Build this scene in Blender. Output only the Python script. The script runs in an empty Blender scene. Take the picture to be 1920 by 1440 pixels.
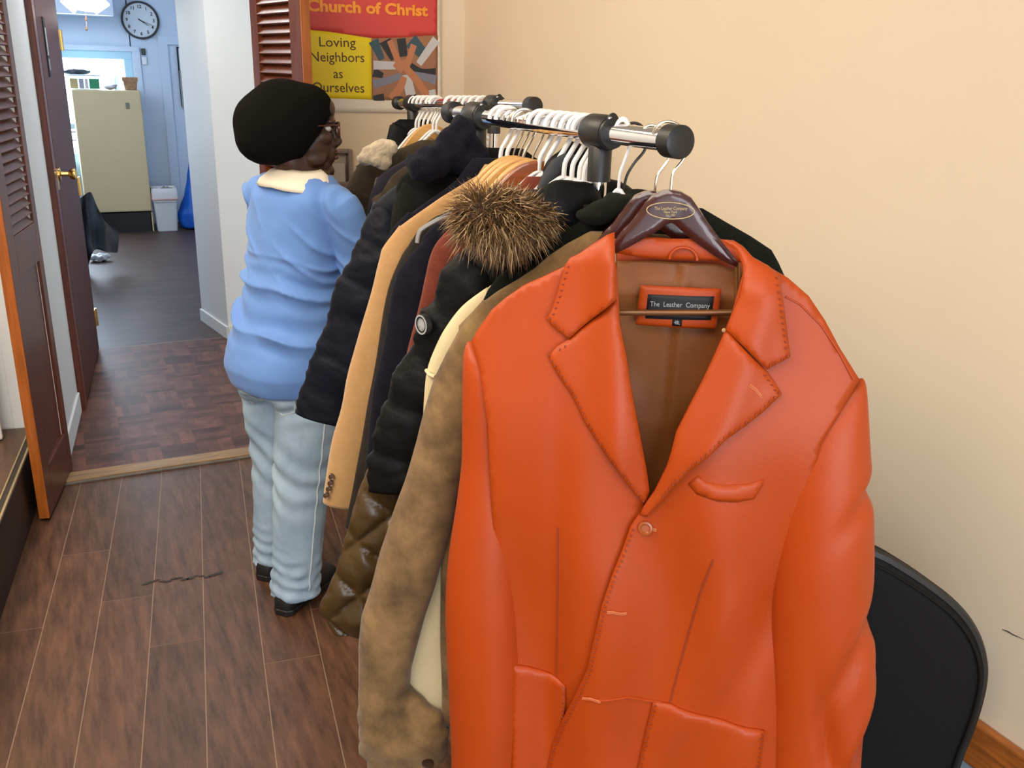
import bpy, bmesh, math, random
import numpy as np
from mathutils import Vector, Matrix, noise, geometry
random.seed(11)
D = bpy.data
S = bpy.context.scene
COL = S.collection
V = Vector

# ------------------------------------------------------------------ camera
FOC, PITCH, ROLL, YAW, EYE = 1690.0, math.radians(19.0), math.radians(1.68), math.radians(26.4), 1.62
_fh = V((math.sin(YAW), math.cos(YAW), 0)); _rh = V((math.cos(YAW), -math.sin(YAW), 0)); _uz = V((0, 0, 1))
CF = _fh * math.cos(PITCH) - _uz * math.sin(PITCH)
_u = _fh * math.sin(PITCH) + _uz * math.cos(PITCH)
CR = _rh * math.cos(ROLL) + _u * math.sin(ROLL)
CU = -_rh * math.sin(ROLL) + _u * math.cos(ROLL)
CP = V((0, 0, EYE))
cam = D.objects.new('camera', D.cameras.new('camera'))
COL.objects.link(cam)
cam.data.sensor_width = 36.0
cam.data.lens = FOC / 1920 * 36
cam.data.clip_start = 0.02
cam.matrix_world = Matrix(((CR.x, CU.x, -CF.x, CP.x), (CR.y, CU.y, -CF.y, CP.y), (CR.z, CU.z, -CF.z, CP.z), (0, 0, 0, 1)))
S.camera = cam

# ------------------------------------------------------------------ exposure, world, lights
vs = S.view_settings
vs.view_transform = 'Standard'; vs.look = 'None'; vs.gamma = 1.0; vs.use_curve_mapping = False
vs.exposure = 0.03
W = D.worlds.new('world'); S.world = W; W.use_nodes = True
W.node_tree.nodes['Background'].inputs[0].default_value = (0.78, 0.88, 1.0, 1)
W.node_tree.nodes['Background'].inputs[1].default_value = 1.1


def area(name, loc, target, size, power, col, sy=None):
    l = D.lights.new(name, 'AREA'); l.energy = power; l.color = col; l.size = size
    if sy: l.shape = 'RECTANGLE'; l.size_y = sy
    o = D.objects.new(name, l); COL.objects.link(o); o.location = loc
    o.rotation_euler = (V(target) - V(loc)).to_track_quat('-Z', 'Y').to_euler()
    return o


area('ceiling_lamp_light', (-0.5, 2.75, 2.70), (-0.3, 2.75, 0), 1.2, 40, (1.0, 0.83, 0.62))
area('ceiling_lamp_light', (-0.7, 1.3, 2.70), (0.7, 3.8, 1.1), 1.3, 54, (1.0, 0.84, 0.65))  # added at the ceiling and tilted to brighten the back wall
area('ceiling_lamp_light', (-0.8, -0.4, 2.70), (-0.8, -0.4, 0), 1.6, 52, (1.0, 0.90, 0.78))
area('shop_window_light', (0.15, -2.1, 1.15), (1.5, 0.9, 0.5), 2.1, 54, (0.93, 0.95, 1.0), 1.7)
area('back_window_light', (-0.2, 10.1, 1.3), (0.2, 6.0, 0.6), 1.5, 80, (0.66, 0.82, 1.0), 1.3)
area('corridor_area_light', (0.35, 4.9, 2.5), (0.35, 4.9, 0), 0.5, 15, (1.0, 0.97, 0.94))  # area light above the corridor floor, pointing down
area('back_room_area_light', (-0.6, 8.2, 2.6), (0.1, 9.2, 0.6), 1.2, 36, (0.80, 0.89, 1.0))  # cool area light high in the back room, aimed at its far end

# ------------------------------------------------------------------ pixel -> place helpers (photo frame 1920 x 1440)


def ray(x, y): return CR * (x - 960) - CU * (y - 720) + CF * FOC


def at_z(x, y, z=0.0):
    d = ray(x, y); return CP + d * ((z - EYE) / d.z)


def at_x(x, y, X):
    d = ray(x, y); return CP + d * (X / d.x)


def at_y(x, y, Y):
    d = ray(x, y); return CP + d * (Y / d.y)


class Plane:
    """vertical plane a garment hangs in: a along it, z up, d towards the viewer side"""
    def __init__(s, X, Y, th):
        t = math.radians(th); s.A = V((X, Y, 0)); s.e = V((math.cos(t), -math.sin(t), 0)); s.n = V((-math.sin(t), -math.cos(t), 0))

    def on(s, x, y, d=0.0):
        r = ray(x, y); q = s.A + s.n * d
        p = CP + r * ((q - CP).dot(s.n) / r.dot(s.n))
        return ((p - q).dot(s.e), p.z)

    def w(s, a, z, d=0.0): return s.A + s.e * a + s.n * d + V((0, 0, z))

    def fit(s, pts, fn):
        """pixels -> (a, z) on the curved surface d = fn(a, z)"""
        out = []
        for (x, y) in pts:
            d = 0.0
            for _ in range(4):
                a, z = s.on(x, y, d); d = fn(a, z)
            out.append(s.on(x, y, d))
        return out


def interp(x, pts):
    if x <= pts[0][0]: return pts[0][1]
    for (x0, y0), (x1, y1) in zip(pts, pts[1:]):
        if x <= x1: return y0 + (y1 - y0) * (x - x0) / max(1e-9, x1 - x0)
    return pts[-1][1]


def sstep(a, b, x):
    t = min(1, max(0, (x - a) / (b - a))); return t * t * (3 - 2 * t)


def n3(x, y, z=0.0): return noise.noise(V((x, y, z)))


def cat_rom(pts, k=6):
    """smooth a polyline of tuples"""
    P = [V(p) for p in pts]; out = []
    for i in range(len(P) - 1):
        p0 = P[max(0, i - 1)]; p1 = P[i]; p2 = P[i + 1]; p3 = P[min(len(P) - 1, i + 2)]
        for j in range(k):
            t = j / k
            out.append(0.5 * (2 * p1 + (p2 - p0) * t + (2 * p0 - 5 * p1 + 4 * p2 - p3) * t * t + (3 * p1 - p0 - 3 * p2 + p3) * t ** 3))
    out.append(P[-1]); return out


# ------------------------------------------------------------------ materials
MATS = {}


def mat(name, col, rough=0.6, metal=0.0, var=0.0, vscale=8.0, bump=0.0, bscale=60.0, sheen=0.0, coat=0.0,
        stretch=(1, 1, 1), col2=None, spec=0.5, emit=None, estr=0.0, alpha=1.0, trans=0.0, rnd=0.0, detail=4.0):
    if name in MATS: return MATS[name]
    m = D.materials.new(name); m.use_nodes = True
    nt = m.node_tree; N = nt.nodes; L = nt.links; b = N['Principled BSDF']
    def rgb(c): return (c[0], c[1], c[2], 1)
    b.inputs['Base Color'].default_value = rgb(col); b.inputs['Roughness'].default_value = rough
    b.inputs['Metallic'].default_value = metal; b.inputs['Specular IOR Level'].default_value = spec
    b.inputs['Sheen Weight'].default_value = sheen; b.inputs['Coat Weight'].default_value = coat
    b.inputs['Alpha'].default_value = alpha; b.inputs['Transmission Weight'].default_value = trans
    if emit: b.inputs['Emission Color'].default_value = rgb(emit); b.inputs['Emission Strength'].default_value = estr
    tc = N.new('ShaderNodeTexCoord'); mp = N.new('ShaderNodeMapping'); mp.inputs['Scale'].default_value = stretch
    L.new(tc.outputs['Object'], mp.inputs['Vector'])
    last = None
    if var > 0 or col2:
        nz = N.new('ShaderNodeTexNoise'); nz.inputs['Scale'].default_value = vscale; nz.inputs['Detail'].default_value = detail
        nz.inputs['Roughness'].default_value = 0.62
        L.new(mp.outputs[0], nz.inputs['Vector'])
        cr = N.new('ShaderNodeValToRGB'); cr.color_ramp.elements[0].position = 0.32; cr.color_ramp.elements[1].position = 0.68
        c2 = col2 or tuple(min(1, c * (1 + var)) for c in col); c1 = tuple(c * (1 - var) for c in col)
        cr.color_ramp.elements[0].color = rgb(c1); cr.color_ramp.elements[1].color = rgb(c2)
        L.new(nz.outputs['Fac'], cr.inputs['Fac']); last = cr.outputs['Color']
    if rnd > 0:
        at = N.new('ShaderNodeAttribute'); at.attribute_name = 'rnd'
        mm = N.new('ShaderNodeMapRange'); mm.inputs['To Min'].default_value = 1 - rnd; mm.inputs['To Max'].default_value = 1 + rnd
        L.new(at.outputs['Fac'], mm.inputs['Value'])
        mx = N.new('ShaderNodeMix'); mx.data_type = 'RGBA'; mx.blend_type = 'MULTIPLY'; mx.inputs['Factor'].default_value = 1
        if last: L.new(last, mx.inputs['A'])
        else: mx.inputs['A'].default_value = rgb(col)
        L.new(mm.outputs[0], mx.inputs['B']); last = mx.outputs['Result']
    if last: L.new(last, b.inputs['Base Color'])
    if bump > 0:
        nb = N.new('ShaderNodeTexNoise'); nb.inputs['Scale'].default_value = bscale; nb.inputs['Detail'].default_value = 5
        L.new(mp.outputs[0], nb.inputs['Vector'])
        bp = N.new('ShaderNodeBump'); bp.inputs['Strength'].default_value = bump; bp.inputs['Distance'].default_value = 0.004
        L.new(nb.outputs['Fac'], bp.inputs['Height']); L.new(bp.outputs['Normal'], b.inputs['Normal'])
    MATS[name] = m; return m


def srgb(r, g, b):
    f = lambda c: (c / 255 / 12.92) if c / 255 <= 0.04045 else ((c / 255 + 0.055) / 1.055) ** 2.4
    return (f(r), f(g), f(b))


M_leather = mat('orange_leather', (0.41, 0.054, 0.0045), 0.44, bump=0.06, bscale=420, var=0.05, vscale=5, spec=0.36)
M_lining = mat('brown_satin', (0.235, 0.078, 0.018), 0.48, var=0.12, vscale=7, spec=.35)
M_stitch = mat('shaded_orange_thread', (0.27, 0.038, 0.010), 0.7)  # darker than the leather: shade of the stitch dimples put into the colour
M_stitch2 = mat('pale_orange_thread', (0.56, 0.15, 0.05), 0.6)
M_maroon = mat('maroon_lacquer', (0.052, 0.011, 0.008), 0.22, coat=0.6, var=0.15, vscale=12, stretch=(1, 1, 8))
M_gold = mat('gold_print', (0.55, 0.42, 0.20), 0.4)
M_bronze = mat('bronze_bar', (0.20, 0.085, 0.03), 0.30, metal=0.4)
M_chrome = mat('chrome', (0.80, 0.80, 0.82), 0.07, metal=1.0)
M_blackpl = mat('black_plastic', (0.012, 0.012, 0.013), 0.42, bump=0.05, bscale=300)
M_whitepl = mat('white_plastic', (0.78, 0.79, 0.82), 0.32)
M_wire = mat('hook_wire', (0.55, 0.50, 0.42), 0.22, metal=1.0)
M_blackw = mat('black_coated_wire', (0.012, 0.010, 0.010), 0.35)
M_blonde = mat('blonde_wood', (0.60, 0.33, 0.095), 0.38, var=0.12, vscale=18, stretch=(1, 1, 6), coat=0.2)
M_redwood = mat('reddish_wood', (0.26, 0.065, 0.014), 0.28, var=0.2, vscale=16, stretch=(1, 1, 6), coat=0.4)
M_suede = mat('brown_suede', (0.085, 0.047, 0.016), 0.92, col2=(0.25, 0.150, 0.056), vscale=15, sheen=0.15, bump=0.2, bscale=240, detail=8)
M_green = mat('dark_green_wool', (0.0085, 0.0095, 0.0065), 0.95, spec=.12, var=0.25, vscale=40, sheen=0.03, bump=0.4, bscale=300)
M_cream = mat('cream_cloth', (0.66, 0.56, 0.34), 0.85, var=0.05, bump=0.1, bscale=300)
M_black = mat('black_nylon', (0.005, 0.005, 0.0055), 0.50, spec=.13, var=0.15, vscale=20, bump=0.6, bscale=38)
M_bronzeq = mat('bronze_satin_quilt', (0.060, 0.034, 0.011), 0.30, var=0.15, vscale=10, bump=0.3, bscale=40)
M_rust = mat('rust_corduroy', (0.150, 0.024, 0.010), 0.9, var=0.15, vscale=40, sheen=0.1, bump=0.35, bscale=220)
M_navyw = mat('navy_wool', (0.009, 0.009, 0.016), 0.95, spec=.12, var=0.2, vscale=50, sheen=0.03, bump=0.3, bscale=350)
M_grey = mat('charcoal_wool', (0.026, 0.021, 0.018), 0.95, spec=.15, var=0.2, vscale=50, sheen=0.03)
M_camel = mat('camel_wool', (0.42, 0.235, 0.088), 0.9, var=0.06, vscale=60, sheen=0.35, bump=0.25, bscale=350)
M_navyq = mat('navy_quilted_nylon', (0.005, 0.0065, 0.0135), 0.52, spec=.14, var=0.2, vscale=14, bump=0.6, bscale=38)
M_dark = mat('black_canvas', (0.009, 0.0085, 0.008), 0.88, spec=.15, var=0.2, vscale=20, bump=0.2, bscale=160)
M_olive = mat('olive_brown_cloth', (0.040, 0.028, 0.014), 0.9, var=0.2, vscale=20, bump=0.2, bscale=160)
M_sherpa = mat('cream_sherpa', (0.58, 0.48, 0.34), 0.95, var=0.12, vscale=60, bump=0.9, bscale=120, sheen=0.4)
M_fur = mat('brown_fur', (0.125, 0.062, 0.021), 0.65, rnd=0.6)
M_furtip = mat('tan_guard_hair', (0.56, 0.38, 0.19), 0.55, rnd=0.4)
M_skin = mat('dark_brown_skin', (0.040, 0.0145, 0.007), 0.45, var=0.08, vscale=14)
M_lip = mat('lips', (0.085, 0.028, 0.020), 0.4)
M_knit = mat('black_knit', (0.0055, 0.005, 0.0045), 1.0, spec=.05, bump=0.6, bscale=260)
M_shirt = mat('blue_jersey', (0.118, 0.250, 0.60), 0.85, var=0.03, vscale=10, bump=0.08, bscale=300, sheen=0.1)
M_denim = mat('washed_denim', (0.24, 0.36, 0.49), 0.9, col2=(0.41, 0.54, 0.68), vscale=5, bump=0.2, bscale=320)
M_denimseam = mat('pale_denim_seam', (0.52, 0.60, 0.66), 0.9)
M_shoe = mat('black_shoe', (0.008, 0.008, 0.009), 0.6)
M_whitecloth = mat('off_white_cloth', (0.74, 0.68, 0.56), 0.85)
M_tort = mat('dark_tortoiseshell', (0.05, 0.012, 0.008), 0.2)
M_lens = mat('clear_lens', (1, 1, 1), 0.02, trans=1.0)
M_wall = mat('beige_paint', (0.78, 0.665, 0.505), 0.75, var=0.012, vscale=3, bump=0.05, bscale=160)
M_white = mat('white_paint', (0.72, 0.75, 0.75), 0.6, var=0.015, vscale=4)
M_bluewall = mat('cool_white_paint', (0.62, 0.72, 0.86), 0.55, var=0.02, vscale=4)
M_mahog = mat('mahogany', (0.120, 0.027, 0.009), 0.36, spec=.4, var=0.35, vscale=10, stretch=(6, 6, 0.5), coat=0.12)
M_mahog2 = mat('red_brown_door', (0.085, 0.022, 0.013), 0.5, spec=.3, var=0.2, vscale=8, stretch=(5, 5, 0.4))
M_edge = mat('warm_lit_varnished_wood', (0.33, 0.088, 0.012), 0.3, var=0.25, vscale=9, stretch=(8, 8, 0.6), coat=0.3)  # door edge wood, made paler and more orange to carry warm light
M_rail = mat('varnished_rail_wood', (0.36, 0.115, 0.022), 0.35, var=0.35, vscale=9, stretch=(8, 0.8, 8))
M_bluegrey = mat('blue_grey_paint', (0.30, 0.40, 0.48), 0.6)
M_laminate = mat('brown_laminate', (0.042, 0.020, 0.012), 0.40, spec=.25, col2=(0.120, 0.058, 0.034), vscale=7, stretch=(5.5, 0.8, 1), rnd=0.30, bump=0.12, bscale=20, detail=8)
M_seam = mat('pale_plank_seam', (0.25, 0.165, 0.115), 0.6)
M_parquet = mat('red_brown_parquet', (0.066, 0.024, 0.017), 0.46, spec=.22, col2=(0.128, 0.050, 0.033), vscale=14, rnd=0.52, bump=0.05, bscale=30)
M_strip = mat('mauve_brown_vinyl', (0.046, 0.027, 0.023), 0.45, spec=.26, col2=(0.080, 0.046, 0.038), vscale=14, stretch=(0.6, 5, 1), rnd=0.2)
M_thresh = mat('threshold_oak', (0.26, 0.155, 0.06), 0.5, var=0.35, vscale=10, stretch=(0.7, 8, 4))
M_threshe = mat('worn_grey_wood', (0.12, 0.105, 0.085), 0.6, var=0.25, vscale=12)
M_brass = mat('brass', (0.72, 0.50, 0.18), 0.22, metal=1.0)
M_stepw = mat('platform_laminate', (0.085, 0.042, 0.022), 0.4, var=0.3, vscale=7, stretch=(6, 0.8, 1))
M_riser = mat('dark_riser', (0.022, 0.013, 0.009), 0.5, var=0.3, vscale=10)
M_nose = mat('brass_nosing', (0.55, 0.45, 0.24), 0.3, metal=0.8)
M_board = mat('pinkish_board', (0.78, 0.68, 0.62), 0.7)
M_fridge = mat('beige_enamel', (0.60, 0.475, 0.27), 0.45, var=0.02, bump=0.05, bscale=200)
M_dkbase = mat('black_kick_panel', (0.008, 0.008, 0.009), 0.4)
M_sky = mat('bright_daylight', (1, 1, 1), 1.0, emit=(0.93, 0.97, 1.0), estr=4.0)
M_glass = mat('window_pane', (1, 1, 1), 0.02, trans=1.0)
M_frame = mat('pale_blue_frame', (0.45, 0.70, 0.85), 0.5)
M_bag = mat('blue_plastic', (0.008, 0.10, 0.48), 0.35, bump=0.5, bscale=18)
M_cloth = mat('black_plastic_sheet', (0.010, 0.011, 0.012), 0.35, bump=0.4, bscale=14)
M_bin = mat('white_bin', (0.62, 0.64, 0.64), 0.4)
M_liner = mat('white_bin_liner', (0.70, 0.68, 0.68), 0.4, bump=0.5, bscale=40)
M_pink = mat('pink_drawstring', (0.62, 0.36, 0.33), 0.6)
M_wicker = mat('tan_wicker', (0.34, 0.19, 0.095), 0.8, var=0.4, vscale=70)
M_bulb = mat('lit_glass_shade', (1, 1, 1), 0.4, emit=(1.0, 0.96, 0.86), estr=3.2)
M_shade = mat('frosted_glass_shade', (0.85, 0.84, 0.80), 0.35)
M_paper = mat('poster_paper', (0.80, 0.75, 0.66), 0.55)
M_pred = mat('poster_red', (0.62, 0.060, 0.055), 0.5)
M_pyel = mat('poster_yellow', (0.86, 0.68, 0.008), 0.5)
M_pora = mat('poster_orange_letters', (0.90, 0.33, 0.03), 0.5)
M_pbrn = mat('poster_brown_letters', (0.085, 0.035, 0.010), 0.5)
M_tag = mat('black_label', (0.006, 0.007, 0.010), 0.6)
M_tagt = mat('silver_thread', (0.36, 0.38, 0.40), 0.5)
M_chairv = mat('black_vinyl', (0.006, 0.006, 0.006), 0.7, spec=.22, bump=0.15, bscale=300)
M_clear = mat('clear_plastic', (0.55, 0.53, 0.50), 0.22, trans=0.6)
M_thermo = mat('beige_plastic', (0.60, 0.56, 0.50), 0.5)
M_lcd = mat('grey_green_display', (0.05, 0.055, 0.035), 0.2)
M_broom = mat('yellow_wood_stick', (0.42, 0.21, 0.04), 0.5)
M_brown = mat('dark_brown_stick', (0.04, 0.018, 0.008), 0.4)
M_greypic = mat('grey_print', (0.30, 0.31, 0.33), 0.5, var=0.25, vscale=9)
M_mark = mat('pencil_mark', (0.07, 0.05, 0.05), 0.8)


# ------------------------------------------------------------------ object helpers
ROOT = {}


def link(o):
    COL.objects.link(o); return o


def tag(o, label=None, cat=None, group=None, kind=None):
    if label: o['label'] = label
    if cat: o['category'] = cat
    if group: o['group'] = group
    if kind: o['kind'] = kind
    return o


def thing(name, loc, label, cat, group=None):
    o = D.objects.new(name, None); link(o); o.location = loc; o.empty_display_size = 0.05
    ROOT[o.name] = V(loc); return tag(o, label, cat, group)


class MB:
    def __init__(s): s.v = []; s.f = []; s.mi = []; s.r = []

    def add(s, vs_, fs, mi=0, r=0.5):
        k = len(s.v); s.v += [V(p) for p in vs_]
        for f in fs: s.f.append([i + k for i in f]); s.mi.append(mi); s.r.append(r)

    def box(s, c, size, rot=None, mi=0, r=0.5):
        x, y, z = [q / 2 for q in size]
        P = [V((i * x, j * y, k * z)) for i in (-1, 1) for j in (-1, 1) for k in (-1, 1)]
        if rot: P = [rot @ p for p in P]
        s.add([p + V(c) for p in P], [(0, 1, 3, 2), (4, 6, 7, 5), (0, 4, 5, 1), (2, 3, 7, 6), (0, 2, 6, 4), (1, 5, 7, 3)], mi, r)
        return s

    def loft(s, rings, mi=0, caps=True, closed=False):
        n = len(rings[0]); k = len(s.v); s.v += [V(p) for R in rings for p in R]
        m = len(rings)
        for i in range(m if closed else m - 1):
            for j in range(n):
                a = k + i * n + j; b = k + i * n + (j + 1) % n; c = k + ((i + 1) % m) * n + (j + 1) % n; d = k + ((i + 1) % m) * n + j
                s.f.append([a, b, c, d]); s.mi.append(mi); s.r.append(0.5)
        if caps and not closed:
            for i, rev in ((0, True), (m - 1, False)):
                c = V((0, 0, 0))
                for p in rings[i]: c = c + V(p)
                c = c / n; ci = len(s.v); s.v.append(c)
                for j in range(n):
                    a = k + i * n + j; b = k + i * n + (j + 1) % n
                    s.f.append([ci, b, a] if rev else [ci, a, b]); s.mi.append(mi); s.r.append(0.5)
        return s

    def tube(s, path, rad, seg=10, mi=0, closed=False, flat=1.0):
        P = [V(p) for p in path]; rings = []; up = None
        R = rad if hasattr(rad, '__len__') else [rad] * len(P)
        for i, p in enumerate(P):
            if closed: t = P[(i + 1) % len(P)] - P[i - 1]
            else: t = P[min(i + 1, len(P) - 1)] - P[max(i - 1, 0)]
            t.normalize()
            if up is None: up = V((0, 0, 1)) if abs(t.z) < 0.9 else V((1, 0, 0))
            u = (up - t * up.dot(t)); u.normalize(); up = u; w = t.cross(u)
            rings.append([p + (u * math.cos(q) + w * math.sin(q) * flat) * R[i] for q in [2 * math.pi * j / seg for j in range(seg)]])
        return s.loft(rings, mi, True, closed)

    def lathe(s, prof, c=(0, 0, 0), seg=24, mi=0, axis='Z', rot=None):
        """prof: (r, h) pairs"""
        rings = []
        for r, h in prof:
            R = []
            for j in range(seg):
                q = 2 * math.pi * j / seg
                p = V((r * math.cos(q), r * math.sin(q), h))
                if axis == 'X': p = V((p.z, p.x, p.y))
                if axis == 'Y': p = V((p.y, p.z, p.x))
                if rot: p = rot @ p
                R.append(p + V(c))
            rings.append(R)
        return s.loft(rings, mi)

    def ellipsoid(s, c, rx, ry, rz, rot=None, seg=16, rows=10, mi=0):
        rings = []
        for i in range(rows):
            t = math.pi * (i + 0.5) / rows - math.pi / 2
            R = []
            for j in range(seg):
                q = 2 * math.pi * j / seg
                p = V((rx * math.cos(t) * math.cos(q), ry * math.cos(t) * math.sin(q), rz * math.sin(t)))
                if rot: p = rot @ p
                R.append(p + V(c))
            rings.append(R)
        return s.loft(rings, mi)

    def prism(s, outline, w0, w1, mi=0):
        """outline: points in 3-D; extruded from offset w0 to w1"""
        n = len(outline); A = [V(p) + V(w0) for p in outline]; B = [V(p) + V(w1) for p in outline]
        fs = [list(range(n)), list(range(2 * n - 1, n - 1, -1))] + [[i, (i + 1) % n, n + (i + 1) % n, n + i] for i in range(n)]
        s.add(A + B, fs, mi); return s

    def slab(s, outline, fn, thick, wfn, res=0.012, puff=0.0, pw=0.012, mi=0):
        """sheet of cloth or leather with thickness: outline in (a, z), surface depth fn(a, z), wfn(a, z, d) -> world"""
        O = []
        n = len(outline)
        for i in range(n):
            p = V(outline[i][:2]); q = V(outline[(i + 1) % n][:2]); k = max(1, int((q - p).length / res))
            for j in range(k): O.append(p + (q - p) * (j / k))
        OA = np.array([(p.x, p.y) for p in O]); OB = np.roll(OA, -1, 0)
        lo = OA.min(0); hi = OA.max(0)
        xs = np.arange(lo[0], hi[0], res); zs = np.arange(lo[1], hi[1], res)
        g = np.array([(x + (0.5 * res if j % 2 else 0), z) for j, z in enumerate(zs) for x in xs])

        def dist(G):
            d = np.full(len(G), 9.0)
            for p, q in zip(OA, OB):
                e = q - p; l = e @ e + 1e-12; t = np.clip(((G - p) @ e) / l, 0, 1)
                d = np.minimum(d, np.hypot(*(G - p - t[:, None] * e).T))
            return d
        ins = np.zeros(len(g), bool)
        for p, q in zip(OA, OB):
            c = (p[1] > g[:, 1]) != (q[1] > g[:, 1])
            with np.errstate(divide='ignore', invalid='ignore'):
                xx = (q[0] - p[0]) * (g[:, 1] - p[1]) / (q[1] - p[1] + 1e-15) + p[0]
            ins ^= c & (g[:, 0] < xx)
        g = g[ins]
        if len(g): g = g[dist(g) > res * 0.45]
        pts = O + [V((x, z)) for x, z in g]
        vo, eo, fo, _, _, _ = geometry.delaunay_2d_cdt(pts, [], [list(range(len(O)))], 1, 1e-7)
        G = np.array([(p.x, p.y) for p in vo]); dd = dist(G)
        k = len(s.v); m = len(vo)
        fr = []; bk = []
        for p, e in zip(vo, dd):
            d = fn(p.x, p.y); up = puff * (1 - math.exp(-(e / pw) ** 1.3)) if puff else 0
            fr.append(wfn(p.x, p.y, d + up)); bk.append(wfn(p.x, p.y, d - thick))
        s.v += fr + bk
        cnt = {}
        for f in fo:
            s.f.append([k + i for i in f]); s.mi.append(mi); s.r.append(0.5)
            s.f.append([k + m + i for i in reversed(f)]); s.mi.append(mi); s.r.append(0.5)
            for a, b in zip(f, list(f[1:]) + [f[0]]): cnt[(a, b)] = 1
        for (a, b) in cnt:
            if (b, a) not in cnt: s.f.append([k + b, k + a, k + m + a, k + m + b]); s.mi.append(mi); s.r.append(0.5)
        return s

    def build(s, name, mats, parent=None, smooth=True, angle=40, bevel=0.0, recalc=True, label=None, rnd=False):
        me = D.meshes.new(name)
        off = V((0, 0, 0))
        if parent is not None:
            off = ROOT[parent.name]
        me.from_pydata([tuple(p - off) for p in s.v], [], s.f)
        for m in (mats if isinstance(mats, (list, tuple)) else [mats]): me.materials.append(m)
        me.polygons.foreach_set('material_index', s.mi)
        if recalc:
            bm = bmesh.new(); bm.from_mesh(me); bmesh.ops.recalc_face_normals(bm, faces=bm.faces); bm.to_mesh(me); bm.free()
        if rnd:
            at = me.attributes.new('rnd', 'FLOAT', 'FACE'); at.data.foreach_set('value', s.r)
        if smooth:
            me.polygons.foreach_set('use_smooth', [True] * len(me.polygons))
            if angle < 180: me.set_sharp_from_angle(angle=math.radians(angle))
        me.update()
        o = D.objects.new(name, me); link(o)
        if parent is not None:
            o.parent = parent; ROOT[o.name] = off
        else: ROOT[o.name] = V((0, 0, 0))
        if bevel > 0:
            b = o.modifiers.new('bevel', 'BEVEL'); b.width = bevel; b.segments = 2; b.limit_method = 'ANGLE'; b.angle_limit = math.radians(40)
        if label: o['label'] = label
        return o


def apply_mods(o):
    dg = bpy.context.evaluated_depsgraph_get(); dg.update()
    me = D.meshes.new_from_object(o.evaluated_get(dg)); old = o.data; o.modifiers.clear(); o.data = me; D.meshes.remove(old)
    return o


def weld(o, voxel, smooth=6, fn=None, factor=0.5):
    """merge overlapping closed shells of one mesh into one continuous surface, then displace along normals"""
    m = o.modifiers.new('r', 'REMESH'); m.mode = 'VOXEL'; m.voxel_size = voxel; m.adaptivity = 0
    if smooth:
        q = o.modifiers.new('s', 'SMOOTH'); q.iterations = smooth; q.factor = factor
    apply_mods(o)
    me = o.data
    if fn:
        off = ROOT[o.name]
        nrm = [v.normal.copy() for v in me.vertices]
        for v, n in zip(me.vertices, nrm): v.co += n * fn(v.co + off, n)
    me.polygons.foreach_set('use_smooth', [True] * len(me.polygons)); me.update()
    return o


def text_mesh(body, size, mtx, material, name, parent=None, extrude=0.0004, bold=0.0, align='CENTER', sx=1.0, label=None):
    cu = D.curves.new(name + '_t', 'FONT'); cu.body = body; cu.size = size; cu.align_x = align; cu.align_y = 'CENTER'
    cu.extrude = extrude; cu.offset = bold; cu.resolution_u = 3
    t = D.objects.new(name + '_t', cu); link(t)
    dg = bpy.context.evaluated_depsgraph_get(); dg.update()
    me = D.meshes.new_from_object(t.evaluated_get(dg)); D.objects.remove(t); D.curves.remove(cu)
    off = ROOT[parent.name] if parent is not None else V((0, 0, 0))
    for v in me.vertices:
        c = v.co.copy(); c.x *= sx
        v.co = mtx @ c - off
    me.materials.clear(); me.materials.append(material); me.name = name
    o = D.objects.new(name, me); link(o)
    if parent is not None: o.parent = parent
    ROOT[o.name] = off
    if label: o['label'] = label
    return o


def frame_mtx(o, ex, ey):
    ex = V(ex).normalized(); ey = V(ey); ez = ex.cross(ey).normalized(); ey = ez.cross(ex)
    return Matrix(((ex.x, ey.x, ez.x, o[0]), (ex.y, ey.y, ez.y, o[1]), (ex.z, ey.z, ez.z, o[2]), (0, 0, 0, 1)))


def struct(mb, name, mats, **k):
    o = mb.build(name, mats, **k); return tag(o, kind='structure')

# ================================================================== THE SETTING
# main floor: laminate planks, laid a little askew of the wall
_pa = math.radians(7.28); PD = V((math.sin(_pa), math.cos(_pa), 0)); PQ = V((math.cos(_pa), -math.sin(_pa), 0))
seams = [-.557, -.403, -.25, -.097, .064, .224]
while seams[0] > -3.2: seams.insert(0, seams[0] - .156)
while seams[-1] < 2.6: seams.append(seams[-1] + .156)
ends = {-.557: 3.093, -.403: 2.749, -.25: 2.456, -.097: 2.936, .064: 2.281}
fl = MB(); PLEN = 1.215; Y_T = 3.79
rr = random.Random(5)
fl.box((0.0, 0.5, -0.0088), (6.4, 7.2, 0.016), mi=1)
for s0, s1 in zip(seams, seams[1:]):
    e0 = ends.get(round(s0, 3), 2.1 + rr.random() * PLEN)
    p = e0 - PLEN * 6
    while p < 4.6:
        g = 0.0014
        c = [(s0 + g, p + g), (s1 - g, p + g), (s1 - g, p + PLEN - g), (s0 + g, p + PLEN - g)]
        pts = [PQ * q + PD * r for q, r in c]
        if max(x.y for x in pts) > -3.0 and min(x.y for x in pts) < Y_T:
            ok = True
            for i0, i1 in ((0, 3), (1, 2)):
                if pts[i0].y > Y_T: ok = False
                elif pts[i1].y > Y_T: pts[i1] = pts[i0] + (pts[i1] - pts[i0]) * ((Y_T - pts[i0].y) / (pts[i1].y - pts[i0].y))
            if ok: fl.add(pts, [(0, 1, 2, 3)], 0, rr.random())
        p += PLEN
struct(fl, 'floor', [M_laminate, M_seam], smooth=False, recalc=False, rnd=True)
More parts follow.
